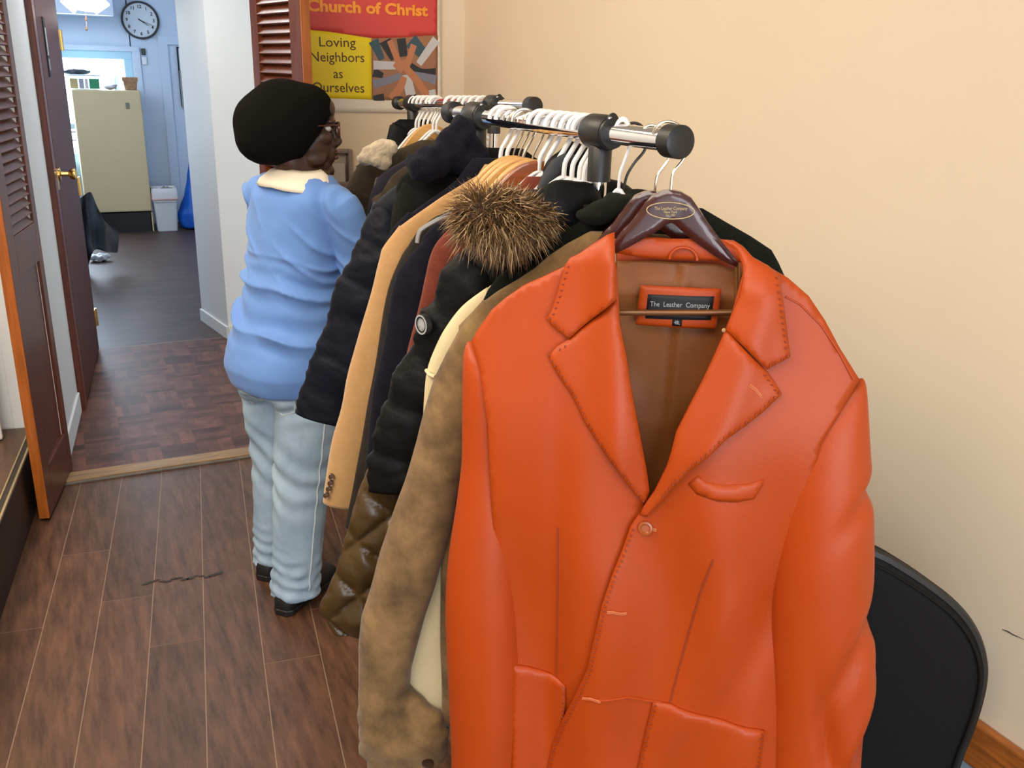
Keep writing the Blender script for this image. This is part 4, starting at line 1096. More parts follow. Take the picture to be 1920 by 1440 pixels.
# -- black hooded jacket with blue-grey hood
hj = make_coat('hooded_jacket', 'black nylon jacket with a peaked blue-grey edged hood beside the near chrome post', 1.415, 20, M_black,
               [(1010, 350), (950, 380), (900, 405), (860, 430)], [(850, 470), (830, 540), (800, 640), (780, 740)], (.12, .10), .74, .20, .017, .018, fold=.006)
hc = at_y(1090, 345, 1.405)
m = MB(); m.ellipsoid(hc + V((-.012, 0, .020)), .062, .034, .045); m.ellipsoid(hc + V((-.025, -.002, .048)), .025, .025, .028); m.ellipsoid(hc + V((.03, -.01, -.030)), .085, .036, .04); m.ellipsoid(hc + V((-.045, -.006, -.025)), .06, .034, .032)
weld(m.build('hood', M_black, hj['thing']), .006, 4, lambda p, n: .007 * n3(p.x * 26, p.y * 20, p.z * 34))
m = MB(); m.tube([at_y(x, y, 1.372) for x, y in ((1012, 356), (1030, 330), (1046, 310), (1062, 299), (1080, 297))], [.006, .012, .014, .012, .006], 10); m.build('hood_edge', mat('slate_blue_cloth', (.030, .034, .044), .8, var=.2, vscale=40), hj['thing'])
# -- navy wool coat
nv = make_coat('navy_coat', 'plain dark navy wool coat in front of the camel coat', 1.466, 19, M_navyw,
               [(985, 345), (940, 362), (895, 385), (842, 406), (812, 423), (788, 455)], [(770, 475), (753, 496), (740, 520), (729, 573), (719, 642), (705, 712), (696, 770), (689, 850), (680, 930), (668, 985)], (.135, .105), .66, .20, .016, .021, fold=.004)
# -- charcoal jacket on a clear hanger
ch = make_coat('charcoal_jacket', 'charcoal grey jacket on a clear plastic hanger between navy and camel coats', 1.508, 19, M_grey,
               [(950, 330), (905, 358), (860, 385), (800, 415), (775, 440)], [(764, 462), (750, 486), (722, 560), (706, 660), (690, 760), (676, 850), (660, 930), (648, 985)], (.12, .095), .68, .20, .015, .018)
ph_ = ch['pl']; chh = thing('clear_hanger', ph_.w(0, HR, 0), 'clear plastic hanger arm crossing the charcoal jacket shoulder behind the fur trim', 'hanger')
m = MB(); m.tube([ph_.w(0, HR, 0) + V((p.x * ph_.e.x, p.x * ph_.e.y, p.z)) for p in hook_path(.0222, .095)], .003, 8); m.build('hook', M_wire, chh)
m = MB(); pts = [ph_.w(*ph_.on(x, y, .030), .030) for x, y in ((782, 455), (785, 438), (795, 426), (840, 402), (885, 382), (930, 362))]; m.tube([tuple(p) for p in cat_rom([tuple(p) for p in pts], 4)] + [tuple(ph_.w(0, HR - .095, .0))], .004, 8); m.build('arm', M_clear, chh)
# -- camel coat
cm = make_coat('camel_coat', 'camel tan wool overcoat with buttons on its sleeve end', 1.553, 18, M_camel,
               [(945, 312), (900, 326), (865, 347), (830, 368), (795, 392), (764, 413), (736, 434)], [(719, 461), (712, 486), (698, 538), (677, 607), (663, 660), (649, 712), (638, 777), (622, 836), (611, 898), (605, 938)], (.135, .088), .64, .20, .018, .026)
buttons_on(cm, [(622, 893), (620, 905), (617, 916), (612, 928)], mat('brown_horn', (.10, .050, .02), .3), .0062, .026)
# -- thin navy coat behind it
n2 = make_coat('navy_jacket', 'thin navy jacket edge right behind the camel coat shoulder', 1.610, 18, M_navyw,
               [(930, 300), (895, 318), (850, 345), (815, 368), (785, 390), (755, 408)], [(735, 430), (720, 470), (705, 530)], (.12, .11), .80, .19, .015, .018)
# -- black canvas jacket with a tall collar
dk = make_coat('canvas_jacket', 'matt black jacket with a tall soft collar under the front rail far end', 1.680, 18, M_dark,
               [(835, 275), (812, 290), (784, 310), (755, 322), (742, 350)], [(738, 380), (734, 440), (728, 520)], (.15, .13), .78, .20, .018, .028, fold=.006)
m = MB()
for x, y, rx, rz in ((864, 256, .030, .040), (850, 276, .042, .040), (826, 296, .050, .030), (800, 312, .045, .028), (878, 292, .045, .045)): m.ellipsoid(at_y(x, y, 1.672), rx, .030, rz)
weld(m.build('tall_collar', M_navyw, dk['thing']), .005, 5, lambda p, n: .008 * n3(p.x * 30, p.y * 26, p.z * 36) + .004 * n3(p.x * 70, p.y * 50, p.z * 70))
# -- navy quilted puffer
nq = make_coat('quilted_puffer', 'long dark navy quilted puffer jacket next to the person in the blue shirt', 1.765, 18, M_navyq,
               [(820, 300), (775, 330), (735, 355), (700, 385)], [(687, 409), (672, 445), (660, 475), (646, 503), (632, 531), (621, 580), (608, 625), (590, 660), (578, 700), (562, 745), (555, 772)], (.21, .23), .82, .20, .026, .034, quilt=(.088, .006), fold=.007)

# ================================================================== THE ORANGE LEATHER JACKET
OP = Plane(.757, 1.072, 35)
AC = .035                                                    # middle of the jacket across
def lap(t): return math.sqrt(max(0.0, 1 - t * t))
def body_d(a, z):
    u = (a - AC) / .40
    k_ = .35 + .65 * sstep(1.42, 1.10, z)
    d = .028 + .060 * k_ * lap(min(1, abs(u)))
    # soft hanging folds
    d += .0085 * math.sin(34 * (a + .10 * z) + 2 * n3(a * 4, z * 2.5)) * sstep(1.25, .85, z)
    d += .020 * n3(a * 6 + z * 1.2, z * 2.2 + 3) * sstep(1.35, 1.0, z)
    # hollow below the breast pocket and diagonal drag from the button
    s_ = (a - .032) * .8 + (z - .85) * .6
    d += .006 * math.exp(-((a - .10 - (z - .70) * .28) / .022) ** 2) * sstep(.95, .8, z) - .008 * math.exp(-((a - .17 - (z - .70) * .30) / .03) ** 2) * sstep(1.0, .85, z)
    d -= .007 * math.exp(-((a + .115) / .02) ** 2) * sstep(1.25, .9, z)
    return d
def front_r(a, z): return body_d(a, z) + .012
def pts(px, fn): return OP.fit(px, fn)
oj = thing('leather_jacket', OP.w(0, .36, 0), 'bright orange leather blazer hanging at the front end of the nearer clothes rack', 'jacket')
# -- lining and back
def lin_d(a, z):
    d = -.014 + .003 * math.sin(40 * a + 6 * n3(a * 9, z * 7)) * sstep(1.30, 1.2, z) + .006 * n3(a * 9, z * 5 + 7)
    d += .004 * math.exp(-((a - .045) / .006) ** 2) - .003 * math.exp(-((a - .033) / .005) ** 2)
    d += .006 * math.exp(-((z - 1.325 + .1 * abs(a - .04)) / .010) ** 2)
    return d
m = MB(); m.slab([(-.13, 1.325), (-.055, 1.362), (.00, 1.366), (.09, 1.366), (.15, 1.352), (.22, 1.29), (.24, 1.0), (.15, .80), (-.05, .80), (-.16, 1.0), (-.19, 1.28)], lin_d, .004, OP.w, .008)
m.build('lining', M_lining, oj, angle=180)
def bc_d(a, z): return -.003 + .05 * max(0, abs(a - .045) - .03) * 2 + .02 * (1.44 - z)
m = MB(); m.slab(pts([(1140, 452), (1165, 446), (1204, 444), (1254, 448), (1300, 449), (1352, 449), (1392, 470), (1394, 492), (1350, 489), (1308, 488), (1246, 487), (1204, 483), (1162, 476), (1140, 474)], bc_d), bc_d, .006, OP.w, .007, puff=.003, pw=.006)
m.build('back_collar', M_leather, oj, angle=180)
lc = OP.on(1281, 486, .0); m = MB(); m.tube([OP.w(lc[0] + .0195 * math.cos(q), lc[1] + .0175 * math.sin(q), bc_d(lc[0], lc[1]) + .006) for q in [math.pi * k_ / 18 for k_ in range(19)]], .0022, 8); m.build('hanging_loop', M_leather, oj)
# -- back of the jacket (outer shell behind)
m = MB(); m.slab([(-.27, 1.20), (-.19, 1.29), (-.06, 1.39), (.10, 1.39), (.22, 1.30), (.29, 1.19), (.33, .36), (-.28, .36)], lambda a, z: -.024 - .010 * lap(min(1, abs((a - AC) / .38))), .005, OP.w, .03); m.build('back_panel', M_leather, oj, angle=180)
# -- label
def lb_d(a, z): return lin_d(.04, 1.33) + .012 + .003 * math.sin(30 * a)
m = MB(); m.slab(pts([(1201, 535), (1275, 539), (1353, 542), (1348, 580), (1343, 617), (1265, 614), (1192, 609), (1196, 570)], lb_d), lb_d, .004, OP.w, .006, puff=.002, pw=.004); lbl = m.build('label_patch', M_leather, oj, angle=180)
lb2 = lambda a, z: lb_d(a, z) + .003
m = MB(); m.slab(pts([(1215, 552), (1339, 556), (1336, 580), (1333, 600), (1210, 597)], lb2), lb2, .0015, OP.w, .008); m.slab(pts([(1261, 598), (1279, 599), (1278, 612), (1260, 611)], lb2), lb2, .0015, OP.w, .008); m.build('woven_label', M_tag, lbl, angle=180)
def jacket_text(body, p0, p1, hpx, mt, name, parent, fn, bold=0.0, off=.001):
    a0 = OP.on(*p0, fn(.04, 1.3) + off); a1 = OP.on(*p1, fn(.04, 1.3) + off)
    c = ((a0[0] + a1[0]) / 2, (a0[1] + a1[1]) / 2); dr_ = V((a1[0] - a0[0], a1[1] - a0[1])); wd = dr_.length; dr_.normalize()
    pos = OP.w(c[0], c[1], fn(*c) + off); size = hpx * (pos - CP).dot(CF) / FOC / .70
    ex = OP.e * dr_.x + V((0, 0, dr_.y)); o = text_mesh(body, size, Matrix.Identity(4), mt, name, None, .0002, bold)
    xs = [v.co.x for v in o.data.vertices]; k_ = wd / (max(xs) - min(xs)); mx_ = (max(xs) + min(xs)) / 2
    M_ = frame_mtx(pos, ex, (0, 0, 1))
    for v in o.data.vertices: v.co = M_ @ V(((v.co.x - mx_) * k_, v.co.y, v.co.z)) - ROOT[parent.name]
    o.parent = parent; ROOT[o.name] = ROOT[parent.name]
    return o
jacket_text('The  Leather  Company', (1219, 570), (1331, 574), 9.5, M_tagt, 'label_letters', lbl, lb2)
jacket_text('48L', (1264, 605), (1275, 605.5), 7, M_tagt, 'size_letters', lbl, lb2)
# -- front panels
L_edge = [(1156, 500), (1163, 614), (1174, 665), (1185, 737), (1199, 810), (1212, 880), (1215, 945), (1206, 1000), (1190, 1080), (1165, 1180), (1140, 1260), (1110, 1340), (1080, 1440)]
Lpoly = [(1138, 446), (1112, 458), (1087, 475), (1058, 500), (1022, 517), (982, 535), (946, 560), (921, 582), (896, 618), (884, 640), (900, 700), (915, 800), (925, 1000), (935, 1200), (940, 1440), (940, 1520)] + [(1060, 1560)] + list(reversed(L_edge))
m = MB(); m.slab(pts(Lpoly, body_d), body_d, .005, OP.w, .009, puff=.001, pw=.004); m.build('front_panel', M_leather, oj, angle=180)
R_edge = [(1394, 510), (1372, 589), (1340, 665), (1318, 712), (1290, 766), (1268, 810), (1262, 838), (1250, 875), (1227, 922), (1212, 945), (1198, 965), (1182, 988), (1166, 1034), (1147, 1081), (1128, 1137), (1114, 1198), (1100, 1259), (1077, 1306), (1053, 1353), (1034, 1400), (1024, 1450), (1020, 1560)]
Rpoly = R_edge + [(1450, 1570), (1490, 1440), (1500, 1300), (1505, 1100), (1510, 950), (1540, 830), (1612, 712), (1575, 653), (1546, 599), (1517, 556), (1478, 522), (1440, 500), (1412, 484)]
m = MB(); m.slab(pts(Rpoly, front_r), front_r, .005, OP.w, .009, puff=.0012, pw=.004); fpr = m.build('front_panel', M_leather, oj, angle=180)
# -- lapels and collar leaves
def lap_l(a, z): return body_d(a, z) + .010 + .016 * math.exp(-((a + .055 - .30 * max(0, 1.36 - z) * .33) / .03) ** 2)
def lap_r(a, z): return front_r(a, z) + .010 + .012 * math.exp(-((a - .15 + .36 * max(0, 1.33 - z) * .62) / .03) ** 2)
LL = [(1156, 563), (1163, 614), (1174, 665), (1185, 737), (1199, 810), (1212, 880), (1218, 922), (1209, 948), (1190, 926), (1166, 894), (1128, 842), (1100, 800), (1073, 744), (1044, 701), (1027, 669), (1044, 650), (1070, 634)]
m = MB(); m.slab(pts(LL, lap_l), lap_l, .006, OP.w, .007, puff=.003, pw=.004); ll = m.build('lapel', M_leather, oj, angle=180)
LR = [(1361, 618), (1340, 665), (1318, 712), (1290, 766), (1268, 810), (1259, 846), (1250, 875), (1227, 922), (1210, 946), (1199, 966), (1212, 970), (1236, 946), (1269, 908), (1292, 884), (1330, 856), (1362, 824), (1398, 799), (1434, 770), (1466, 739), (1452, 716), (1437, 696)]
m = MB(); m.slab(pts(LR, lap_r), lap_r, .006, OP.w, .007, puff=.003, pw=.004); lr = m.build('lapel', M_leather, oj, angle=180)
def col_l(a, z): return lap_l(a, z) + .003 - .030 * sstep(1.375, 1.44, z) + .010 * math.exp(-((a + .058) / .02) ** 2)
def col_r(a, z): return lap_r(a, z) + .003 - .030 * sstep(1.345, 1.41, z)
CL = [(1152, 436), (1138, 441), (1112, 457), (1087, 475), (1069, 484), (1060, 496), (1055, 513), (1044, 553), (1033, 585), (1023, 597), (1033, 609), (1051, 625), (1066, 636), (1110, 598), (1155, 562), (1154, 520), (1153, 474)]
m = MB(); m.slab(pts(CL, col_l), col_l, .006, OP.w, .007, puff=.003, pw=.004); c_l = m.build('collar', M_leather, oj, angle=180)
CRp = [(1354, 450), (1376, 452), (1394, 463), (1412, 483), (1441, 499), (1462, 517), (1466, 546), (1470, 575), (1477, 629), (1482, 669), (1466, 678), (1438, 693), (1400, 655), (1361, 619), (1372, 589), (1387, 557), (1394, 520), (1392, 495), (1380, 470)]
m = MB(); m.slab(pts(CRp, col_r), col_r, .006, OP.w, .007, puff=.003, pw=.004); c_r = m.build('collar', M_leather, oj, angle=180)
# -- edge stitching: short raised stitches just inside the edges, coloured dark like shaded dimples
def stitch(px_line, fn, parent, inset, gap=.0085, ln=.0050, mt=M_stitch, r=.0011, lift=.0026, name='edge_stitching'):
    P = [V(p) for p in pts(px_line, fn)]; P = resample(P, .0012); s_ = 0; q = MB(); i = 0
    while i + 5 < len(P):
        t_ = (P[min(i + 4, len(P) - 1)] - P[i]).normalized(); nn = V((-t_.y, t_.x)) * inset
        a_ = P[i] + nn; b_ = a_ + t_ * ln * .45 + V((-t_.y, t_.x)) * (.0 if inset == 0 else -math.copysign(.0028, inset))
        q.tube([OP.w(a_.x, a_.y, fn(a_.x, a_.y) + lift), OP.w(b_.x, b_.y, fn(b_.x, b_.y) + lift)], r, 5); i += max(1, int(gap / .0012))
    o = q.build(name, mt, parent); o['kind'] = 'stuff'; return o
stitch([(1023, 668), (1044, 701), (1073, 744), (1100, 800), (1128, 842), (1166, 894), (1205, 945)], lap_l, ll, .006)
stitch([(1046, 650), (1068, 637)], lap_l, ll, -.006)
stitch([(1060, 496), (1055, 513), (1044, 553), (1033, 585), (1025, 597)], col_l, c_l, .006)
stitch([(1026, 600), (1051, 625), (1066, 636)], col_l, c_l, .006)
stitch([(1466, 739), (1434, 770), (1398, 799), (1362, 824), (1330, 856), (1292, 884), (1269, 908), (1240, 943)], lap_r, lr, -.006)
stitch([(1439, 698), (1452, 716), (1466, 739)], lap_r, lr, -.006)
stitch([(1462, 517), (1466, 546), (1470, 575), (1477, 629), (1481, 666)], col_r, c_r, -.006)
stitch([(1480, 671), (1466, 678), (1440, 692)], col_r, c_r, -.005)
stitch([(1182, 990), (1166, 1034), (1147, 1081), (1128, 1137), (1114, 1198), (1100, 1259), (1077, 1306), (1053, 1353), (1034, 1400), (1024, 1450), (1020, 1540)], front_r, fpr, .006)
# -- seams, darts, pocket, flaps
def seam(px, fn, name, r=.0016, lift=-.0002, mt=M_leather, parent=oj):
    P = pts(px, fn); P = resample(P, .012); q = MB(); q.tube([OP.w(p.x, p.y, fn(p.x, p.y) + lift + .0025) for p in P], r, 6); return q.build(name, mt, parent)
seam([(1046, 988), (1046, 1100), (1043, 1264)], body_d, 'dart_seam', .0012, -.0006, M_stitch)
seam([(1337, 1048), (1316, 1100), (1290, 1190), (1268, 1270), (1255, 1320)], front_r, 'dart_seam', .0012, -.0006, M_stitch)
seam([(1100, 1309), (1140, 1312), (1175, 1306), (1215, 1312), (1259, 1322), (1306, 1341), (1363, 1355), (1419, 1369), (1440, 1372)], front_r, 'waist_seam', .0020)
def flap(px, fn, name, lift, th=.006, puff=.003):
    f2 = lambda a, z: fn(a, z) + lift
    q = MB(); q.slab(pts(px, f2), f2, th, OP.w, .008, puff=puff, pw=.003); return q.build(name, M_leather, oj, angle=180)
fl1 = flap([(1224, 1318), (1259, 1322), (1306, 1341), (1363, 1355), (1419, 1369), (1434, 1372), (1430, 1400), (1424, 1450), (1420, 1520), (1190, 1520), (1196, 1440), (1210, 1375)], front_r, 'pocket_flap', .006)
fl2 = flap([(960, 1248), (990, 1252), (1025, 1262), (1044, 1273), (1059, 1288), (1060, 1320), (1054, 1370), (1040, 1450), (1030, 1520), (960, 1520)], body_d, 'pocket_flap', .006)
stitch([(1224, 1320), (1210, 1375), (1196, 1440), (1190, 1515)], lambda a, z: front_r(a, z) + .006, fl1, .005)
stitch([(1434, 1374), (1430, 1400), (1424, 1450)], lambda a, z: front_r(a, z) + .006, fl1, -.005)
stitch([(1059, 1288), (1060, 1320), (1054, 1370)], lambda a, z: body_d(a, z) + .006, fl2, -.004)
wl = flap([(1290, 908), (1309, 892), (1325, 905), (1362, 910), (1405, 908), (1433, 899), (1428, 914), (1414, 936), (1381, 942), (1344, 940), (1306, 927)], front_r, 'breast_pocket_welt', .003, .006, .002)
# -- button, buttonholes
rot = V((0, 0, 1)).rotation_difference((OP.n + V((0, 0, .15))).normalized()).to_matrix()
a, z = OP.fit([(1210, 988)], front_r)[0]; bp_ = OP.w(a, z, front_r(a, z) + .003)
m = MB(); m.lathe([(.0005, .0025), (.0055, .0025), (.0075, .0045), (.0105, .004), (.0115, .0015), (.009, -.003), (.0005, -.003)], bp_, 24, rot=rot); m.build('button', mat('orange_brown_button', (.33, .075, .016), .25), oj)
def slit(px, fn, nm='buttonhole'):
    P = resample(pts(px, fn), .004); q = MB(); q.tube([OP.w(p.x, p.y, fn(p.x, p.y) + .0032) for p in P], .0014, 6); q.tube([OP.w(p.x, p.y - .0028, fn(p.x, p.y) + .0030) for p in P], .0011, 6); return q.build(nm, M_stitch2, oj)
slit([(1138, 1145), (1150, 1145), (1163, 1148), (1175, 1147)], front_r); slit([(1092, 1306), (1108, 1307), (1126, 1313)], front_r); slit([(1220, 989), (1231, 991)], front_r)
slit([(1405, 719), (1416, 727), (1428, 741)], lap_r, 'lapel_buttonhole')
m = MB(); cpx = OP.on(1358, 624, lap_r(.13, 1.29) + .008); m.ellipsoid(OP.w(cpx[0], cpx[1], lap_r(*cpx) + .004), .003, .002, .003); m.build('thread_end', M_camel, oj)
# -- shoulder seam on the right
seam([(1473, 556), (1500, 570), (1540, 610), (1573, 660), (1600, 711)], front_r, 'shoulder_seam', .0014)
# -- sleeves, built row by row
def osleeve(rows, dc, hdf, name, seed, folds, hmax=.075):
    rg = []
    for (y0, xl, y1, xr) in rows:
        p = V(OP.on(xl, y0, dc)); q = V(OP.on(xr, y1, dc)); c = (p + q) / 2; e_ = q - p; h_ = e_.length / 2; e_.normalize()
        rg.append(ellring(OP, c.x, c.y, dc, h_, min(hmax, h_ * hdf), (e_.x, e_.y), 56, 2.15))
    r2 = []
    for k_, (A_r, B_r) in enumerate(zip(rg, rg[1:])):
        for j in range(6): r2.append([p.lerp(q, j / 6) for p, q in zip(A_r, B_r)])
    r2.append(rg[-1])
    # smooth along the length
    for _ in range(3): r2 = [r2[0]] + [[(a + b_ * 2 + c) / 4 for a, b_, c in zip(r2[i - 1], r2[i], r2[i + 1])] for i in range(1, len(r2) - 1)] + [r2[-1]]
    out = []
    for R_ in r2:
        c = sum(R_, V()) / len(R_)
        out.append([p + (p - c).normalized() * folds(p) for p in R_])
    q = MB(); q.loft(out); return q.build(name, M_leather, oj, angle=180)
def f_left(p):
    a = (p - OP.A).dot(OP.e); return .007 * n3(a * 10, p.z * 3) + .003 * n3(a * 20 + 5, p.z * 6) * sstep(.9, .6, p.z)
def f_right(p):
    a = (p - OP.A).dot(OP.e); k_ = 0
    for (ac, zc, dx, dz, w_, l_, am) in ((.345, .80, .35, 1, .016, .10, -.010), (.37, .70, .25, 1, .016, .13, .009), (.335, .62, -.3, 1, .014, .12, -.012), (.40, .85, .5, 1, .02, .09, .007), (.345, 1.08, .75, 1, .016, .07, -.009), (.365, 1.12, .75, 1, .014, .06, .006), (.36, .50, -.15, 1, .018, .10, .008)):
        L_ = math.hypot(dx, dz); ux, uz = dx / L_, dz / L_; s_ = (a - ac) * ux + (p.z - zc) * uz; t_ = -(a - ac) * uz + (p.z - zc) * ux
        k_ += am * math.exp(-(t_ / w_) ** 2 - (s_ / l_) ** 2)
    return 1.5 * k_ + .006 * n3(a * 9, p.z * 4 + 2)
osleeve([(641, 876, 641, 890), (648, 872, 655, 906), (662, 869, 678, 926), (685, 868, 706, 938), (720, 867, 737, 944), (790, 866, 800, 949), (860, 865, 860, 954), (940, 856, 940, 963), (1034, 845, 1034, 974), (1128, 840, 1128, 981), (1222, 841, 1222, 985), (1339, 844, 1339, 990), (1440, 847, 1440, 992), (1540, 853, 1540, 994), (1600, 858, 1600, 993)], .035, 1.05, 'sleeve', 1, f_left)
osleeve([(713, 1606, 709, 1619), (735, 1570, 715, 1624), (762, 1538, 740, 1628), (800, 1500, 780, 1631), (845, 1476, 830, 1634), (900, 1462, 890, 1637), (960, 1454, 960, 1639), (1034, 1447, 1034, 1639), (1128, 1444, 1128, 1635), (1269, 1440, 1269, 1627), (1362, 1437, 1362, 1619), (1440, 1435, 1440, 1612), (1540, 1433, 1540, 1600), (1580, 1433, 1580, 1594)], .052, .82, 'sleeve', 2, f_right)
# armhole piping on both sleeves
def arm_seam(px, d0):
    q = MB(); q.tube([OP.w(*OP.on(x, y, d), d) for (x, y), d in zip(px, d0)], .0018, 6); q.build('armhole_seam', M_leather, oj)

# -- maroon hangers with the gold maker's oval
HP = Plane(.757, 1.070, 35)
hg_px = [(1150, 458), (1156, 446), (1165, 434), (1183, 417), (1200, 394), (1210, 380), (1225, 365), (1242, 358), (1258, 356), (1277, 360), (1296, 371), (1308, 388), (1321, 409), (1340, 436), (1358, 459), (1377, 482), (1384, 492), (1381, 500), (1367, 495), (1346, 484), (1325, 469), (1298, 450), (1277, 432), (1265, 421), (1258, 418), (1246, 423), (1229, 436), (1204, 449), (1179, 463), (1152, 476)]
def maroon(Pl, dx, dy, name, label, hook_px, d0, hookm):
    h = thing('suit_hanger', Pl.w(0, HR, 0), label, 'hanger', 'lacquered maroon hangers')
    o_ = [Pl.on(x + dx, y + dy, d0) for x, y in hg_px]
    q = MB(); q.slab(o_, lambda a, z: d0 + .003 * abs(a - .03) / .12, .015, Pl.w, .005, puff=.0030, pw=.003); b_ = q.build('hanger_body', M_maroon, h, angle=50)
    q = MB(); q.tube([tuple(p) for p in cat_rom([tuple(Pl.w(*Pl.on(x, y, d), d)) for x, y, d in hook_px], 5)], .0020, 8); q.build('hook', hookm, h)
    return h, b_
h1, hb1 = maroon(HP, 0, 0, 'a', 'front maroon lacquered hanger with a gold oval, holding the orange leather jacket', [(1258, 358, .003), (1259, 340, .003), (1263, 322, .002), (1276, 306, 0), (1286, 290, 0), (1290, 274, 0), (1287, 252, 0), (1272, 234, 0), (1250, 228, 0), (1232, 236, 0), (1224, 252, 0)], .006, M_wire)
HP2 = Plane(.757, 1.108, 32)
h2, hb2 = maroon(HP2, -34, 2, 'b', 'second maroon lacquered hanger close behind the one with the gold oval', [(1228, 358, 0), (1232, 331, 0), (1242, 315, 0), (1252, 300, 0), (1256, 280, 0), (1252, 255, 0), (1236, 238, 0), (1215, 236, 0), (1203, 250, 0)], -.004, M_wire)
q = MB(); q.tube([OP.w(*OP.on(1150, 586, .012), .012), OP.w(*OP.on(1384, 586, .012), .012)], .0047, 10); q.tube([OP.w(*OP.on(1152, 470, .004), .004), OP.w(*OP.on(1152, 588, .012), .012)], .004, 8); q.tube([OP.w(*OP.on(1382, 492, .004), .004), OP.w(*OP.on(1382, 588, .012), .012)], .004, 8); q.build('trouser_bar', M_bronze, h1)
hd_ = lambda a, z: .006 + .003 * abs(a - .03) / .12 + .0042
ov = MB(); oc = HP.on(1257, 395, .010); P = []
o1 = HP.on(1302, 394.5, .010); o2 = HP.on(1257, 379.5, .010); rx_, rz_ = o1[0] - oc[0], o2[1] - oc[1]
for k_ in range(48):
    q_ = 2 * math.pi * k_ / 48; a, z = oc[0] + rx_ * math.cos(q_), oc[1] + rz_ * math.sin(q_); P.append(HP.w(a, z, hd_(a, z) + .0004))
ov.tube(P, .0007, 6, closed=True); ov.build('gold_oval', M_gold, hb1)
for s_, p0, p1, hp_ in (('The Leather Company', (1227, 391), (1289, 391), 6.0), ('New York', (1245, 397.5), (1270, 397.5), 5.2), ('Est. 1982', (1249, 403.5), (1266, 403.5), 4.0)):
    a0 = HP.on(*p0, .0105); a1 = HP.on(*p1, .0105)
    OPs, OP = OP, HP
    jacket_text(s_, p0, p1, hp_, M_gold, 'gold_letters', hb1, lambda a, z: .0106, .0, .0010)
    OP = OPs
# thin black hanger hook with the dark wool coat
bh = thing('wire_hanger', gc['pl'].w(0, HR, 0), 'thin black hanger hooked over the front rail between clamp and end cap', 'hanger')
P_ = gc['pl']; q = MB(); q.tube([tuple(p) for p in cat_rom([tuple(P_.w(*P_.on(x, y, d), d)) for x, y, d in ((1168, 378, 0), (1170, 352, 0), (1176, 328, 0), (1189, 306, 0), (1206, 286, 0), (1212, 270, 0), (1210, 248, 0), (1200, 234, .0), (1184, 231, .0), (1168, 240, 0), (1156, 256, .0))], 5)], .0022, 8); q.build('hook', M_blackw, bh)

# ================================================================== FOLDED CHAIR BY THE WALL
KP = Plane(1.30, 1.00, 32)
fc_ = thing('folding_chair', (1.28, 1.0, 0), 'black padded folding chair standing by the beige wall, right of the orange jacket', 'chair')
kp = [(1500, 1010), (1560, 1010), (1640, 1035), (1690, 1062), (1740, 1095), (1780, 1126), (1812, 1160), (1835, 1200), (1846, 1240), (1847, 1275), (1838, 1320), (1822, 1370), (1802, 1420), (1784, 1470), (1750, 1520), (1560, 1560), (1450, 1540), (1420, 1300), (1440, 1080)]
ka = [KP.on(*p) for p in kp]; ka = [(p.x, p.y) for p in cat_rom([(a, z, 0) for a, z in ka + [ka[0]]], 4)][:-1]
q = MB(); q.slab(ka, lambda a, z: .0, .035, KP.w, .014, puff=.012, pw=.012); kb = q.build('padded_panel', M_chairv, fc_, angle=180)
cx_ = sum(a for a, z in ka) / len(ka); cz_ = sum(z for a, z in ka) / len(ka)
q = MB(); q.tube([KP.w(cx_ + (a - cx_) * .905, cz_ + (z - cz_) * .905, .0135) for a, z in ka], .0028, 8, closed=True); q.build('piping', M_chairv, fc_)
q = MB(); q.tube([KP.w(cx_ + (a - cx_) * .97, cz_ + (z - cz_) * .97, -.006) for a, z in ka], .012, 8, closed=True); q.build('rim', M_blackpl, fc_)
for sx in (-1, 1):
    q = MB(); q.tube([KP.w(cx_ + sx * .13, cz_ - .06, -.050), KP.w(cx_ + sx * .12, .012, -.030)], .010, 10); q.build('leg', M_blackpl, fc_)
    q = MB(); q.tube([KP.w(cx_ + sx * .10, cz_ + .05, -.050), KP.w(cx_ + sx * .11, .012, -.075)], .010, 10); q.build('leg', M_blackpl, fc_)

# ================================================================== COATS ON THE REAR RACK
sj = make_coat('sherpa_jacket', 'dark brown jacket with a cream sherpa collar hanging on the rear rack', 2.74, 10, M_olive,
               [(790, 262), (760, 275), (725, 288), (700, 296), (683, 300), (667, 312)], [(655, 335), (645, 355), (640, 400), (642, 450), (648, 520)], (.13, .11), .74, .19, .028, .032, X=XRR, fold=.006)
m = MB()
for x, y, Y, rx, rz in ((690, 297, 2.70, .035, .022), (703, 287, 2.70, .042, .030), (718, 280, 2.69, .040, .032), (732, 277, 2.69, .022, .024), (720, 303, 2.69, .024, .028), (706, 299, 2.69, .03, .022)):
    m.ellipsoid(at_y(x, y, Y), rx, .022, rz)
weld(m.build('sherpa_collar', M_sherpa, sj['thing']), .006, 3, lambda p, n: .004 * n3(p.x * 90, p.y * 90, p.z * 90))
make_coat('dark_coat', 'black coat farthest along the rear rack, below the poster', 2.985, 8, M_black, [(790, 226), (775, 227), (741, 229), (729, 236)], [(723, 262), (718, 300), (712, 360)], (.13, .12), .78, .19, .024, .026, X=XRR, right_sleeve=False)
make_coat('purple_coat', 'dark purplish navy coat on the rear rack next to the sherpa collar jacket', 2.60, 10, mat('purple_navy_cloth', (.014, .012, .026), .85), [(795, 285), (765, 296), (735, 313), (718, 324), (705, 338)], [(698, 355), (690, 390), (684, 450), (680, 540)], (.12, .11), .76, .19, .018, .022, X=XRR, right_sleeve=False)
make_coat('olive_coat', 'thin olive brown coat edge on the rear rack beside the black jacket', 2.47, 12, M_olive, [(800, 290), (765, 308), (735, 328), (724, 345)], [(716, 362), (706, 400), (698, 450), (694, 540)], (.12, .11), .78, .18, .018, .022, X=XRR, right_sleeve=False)
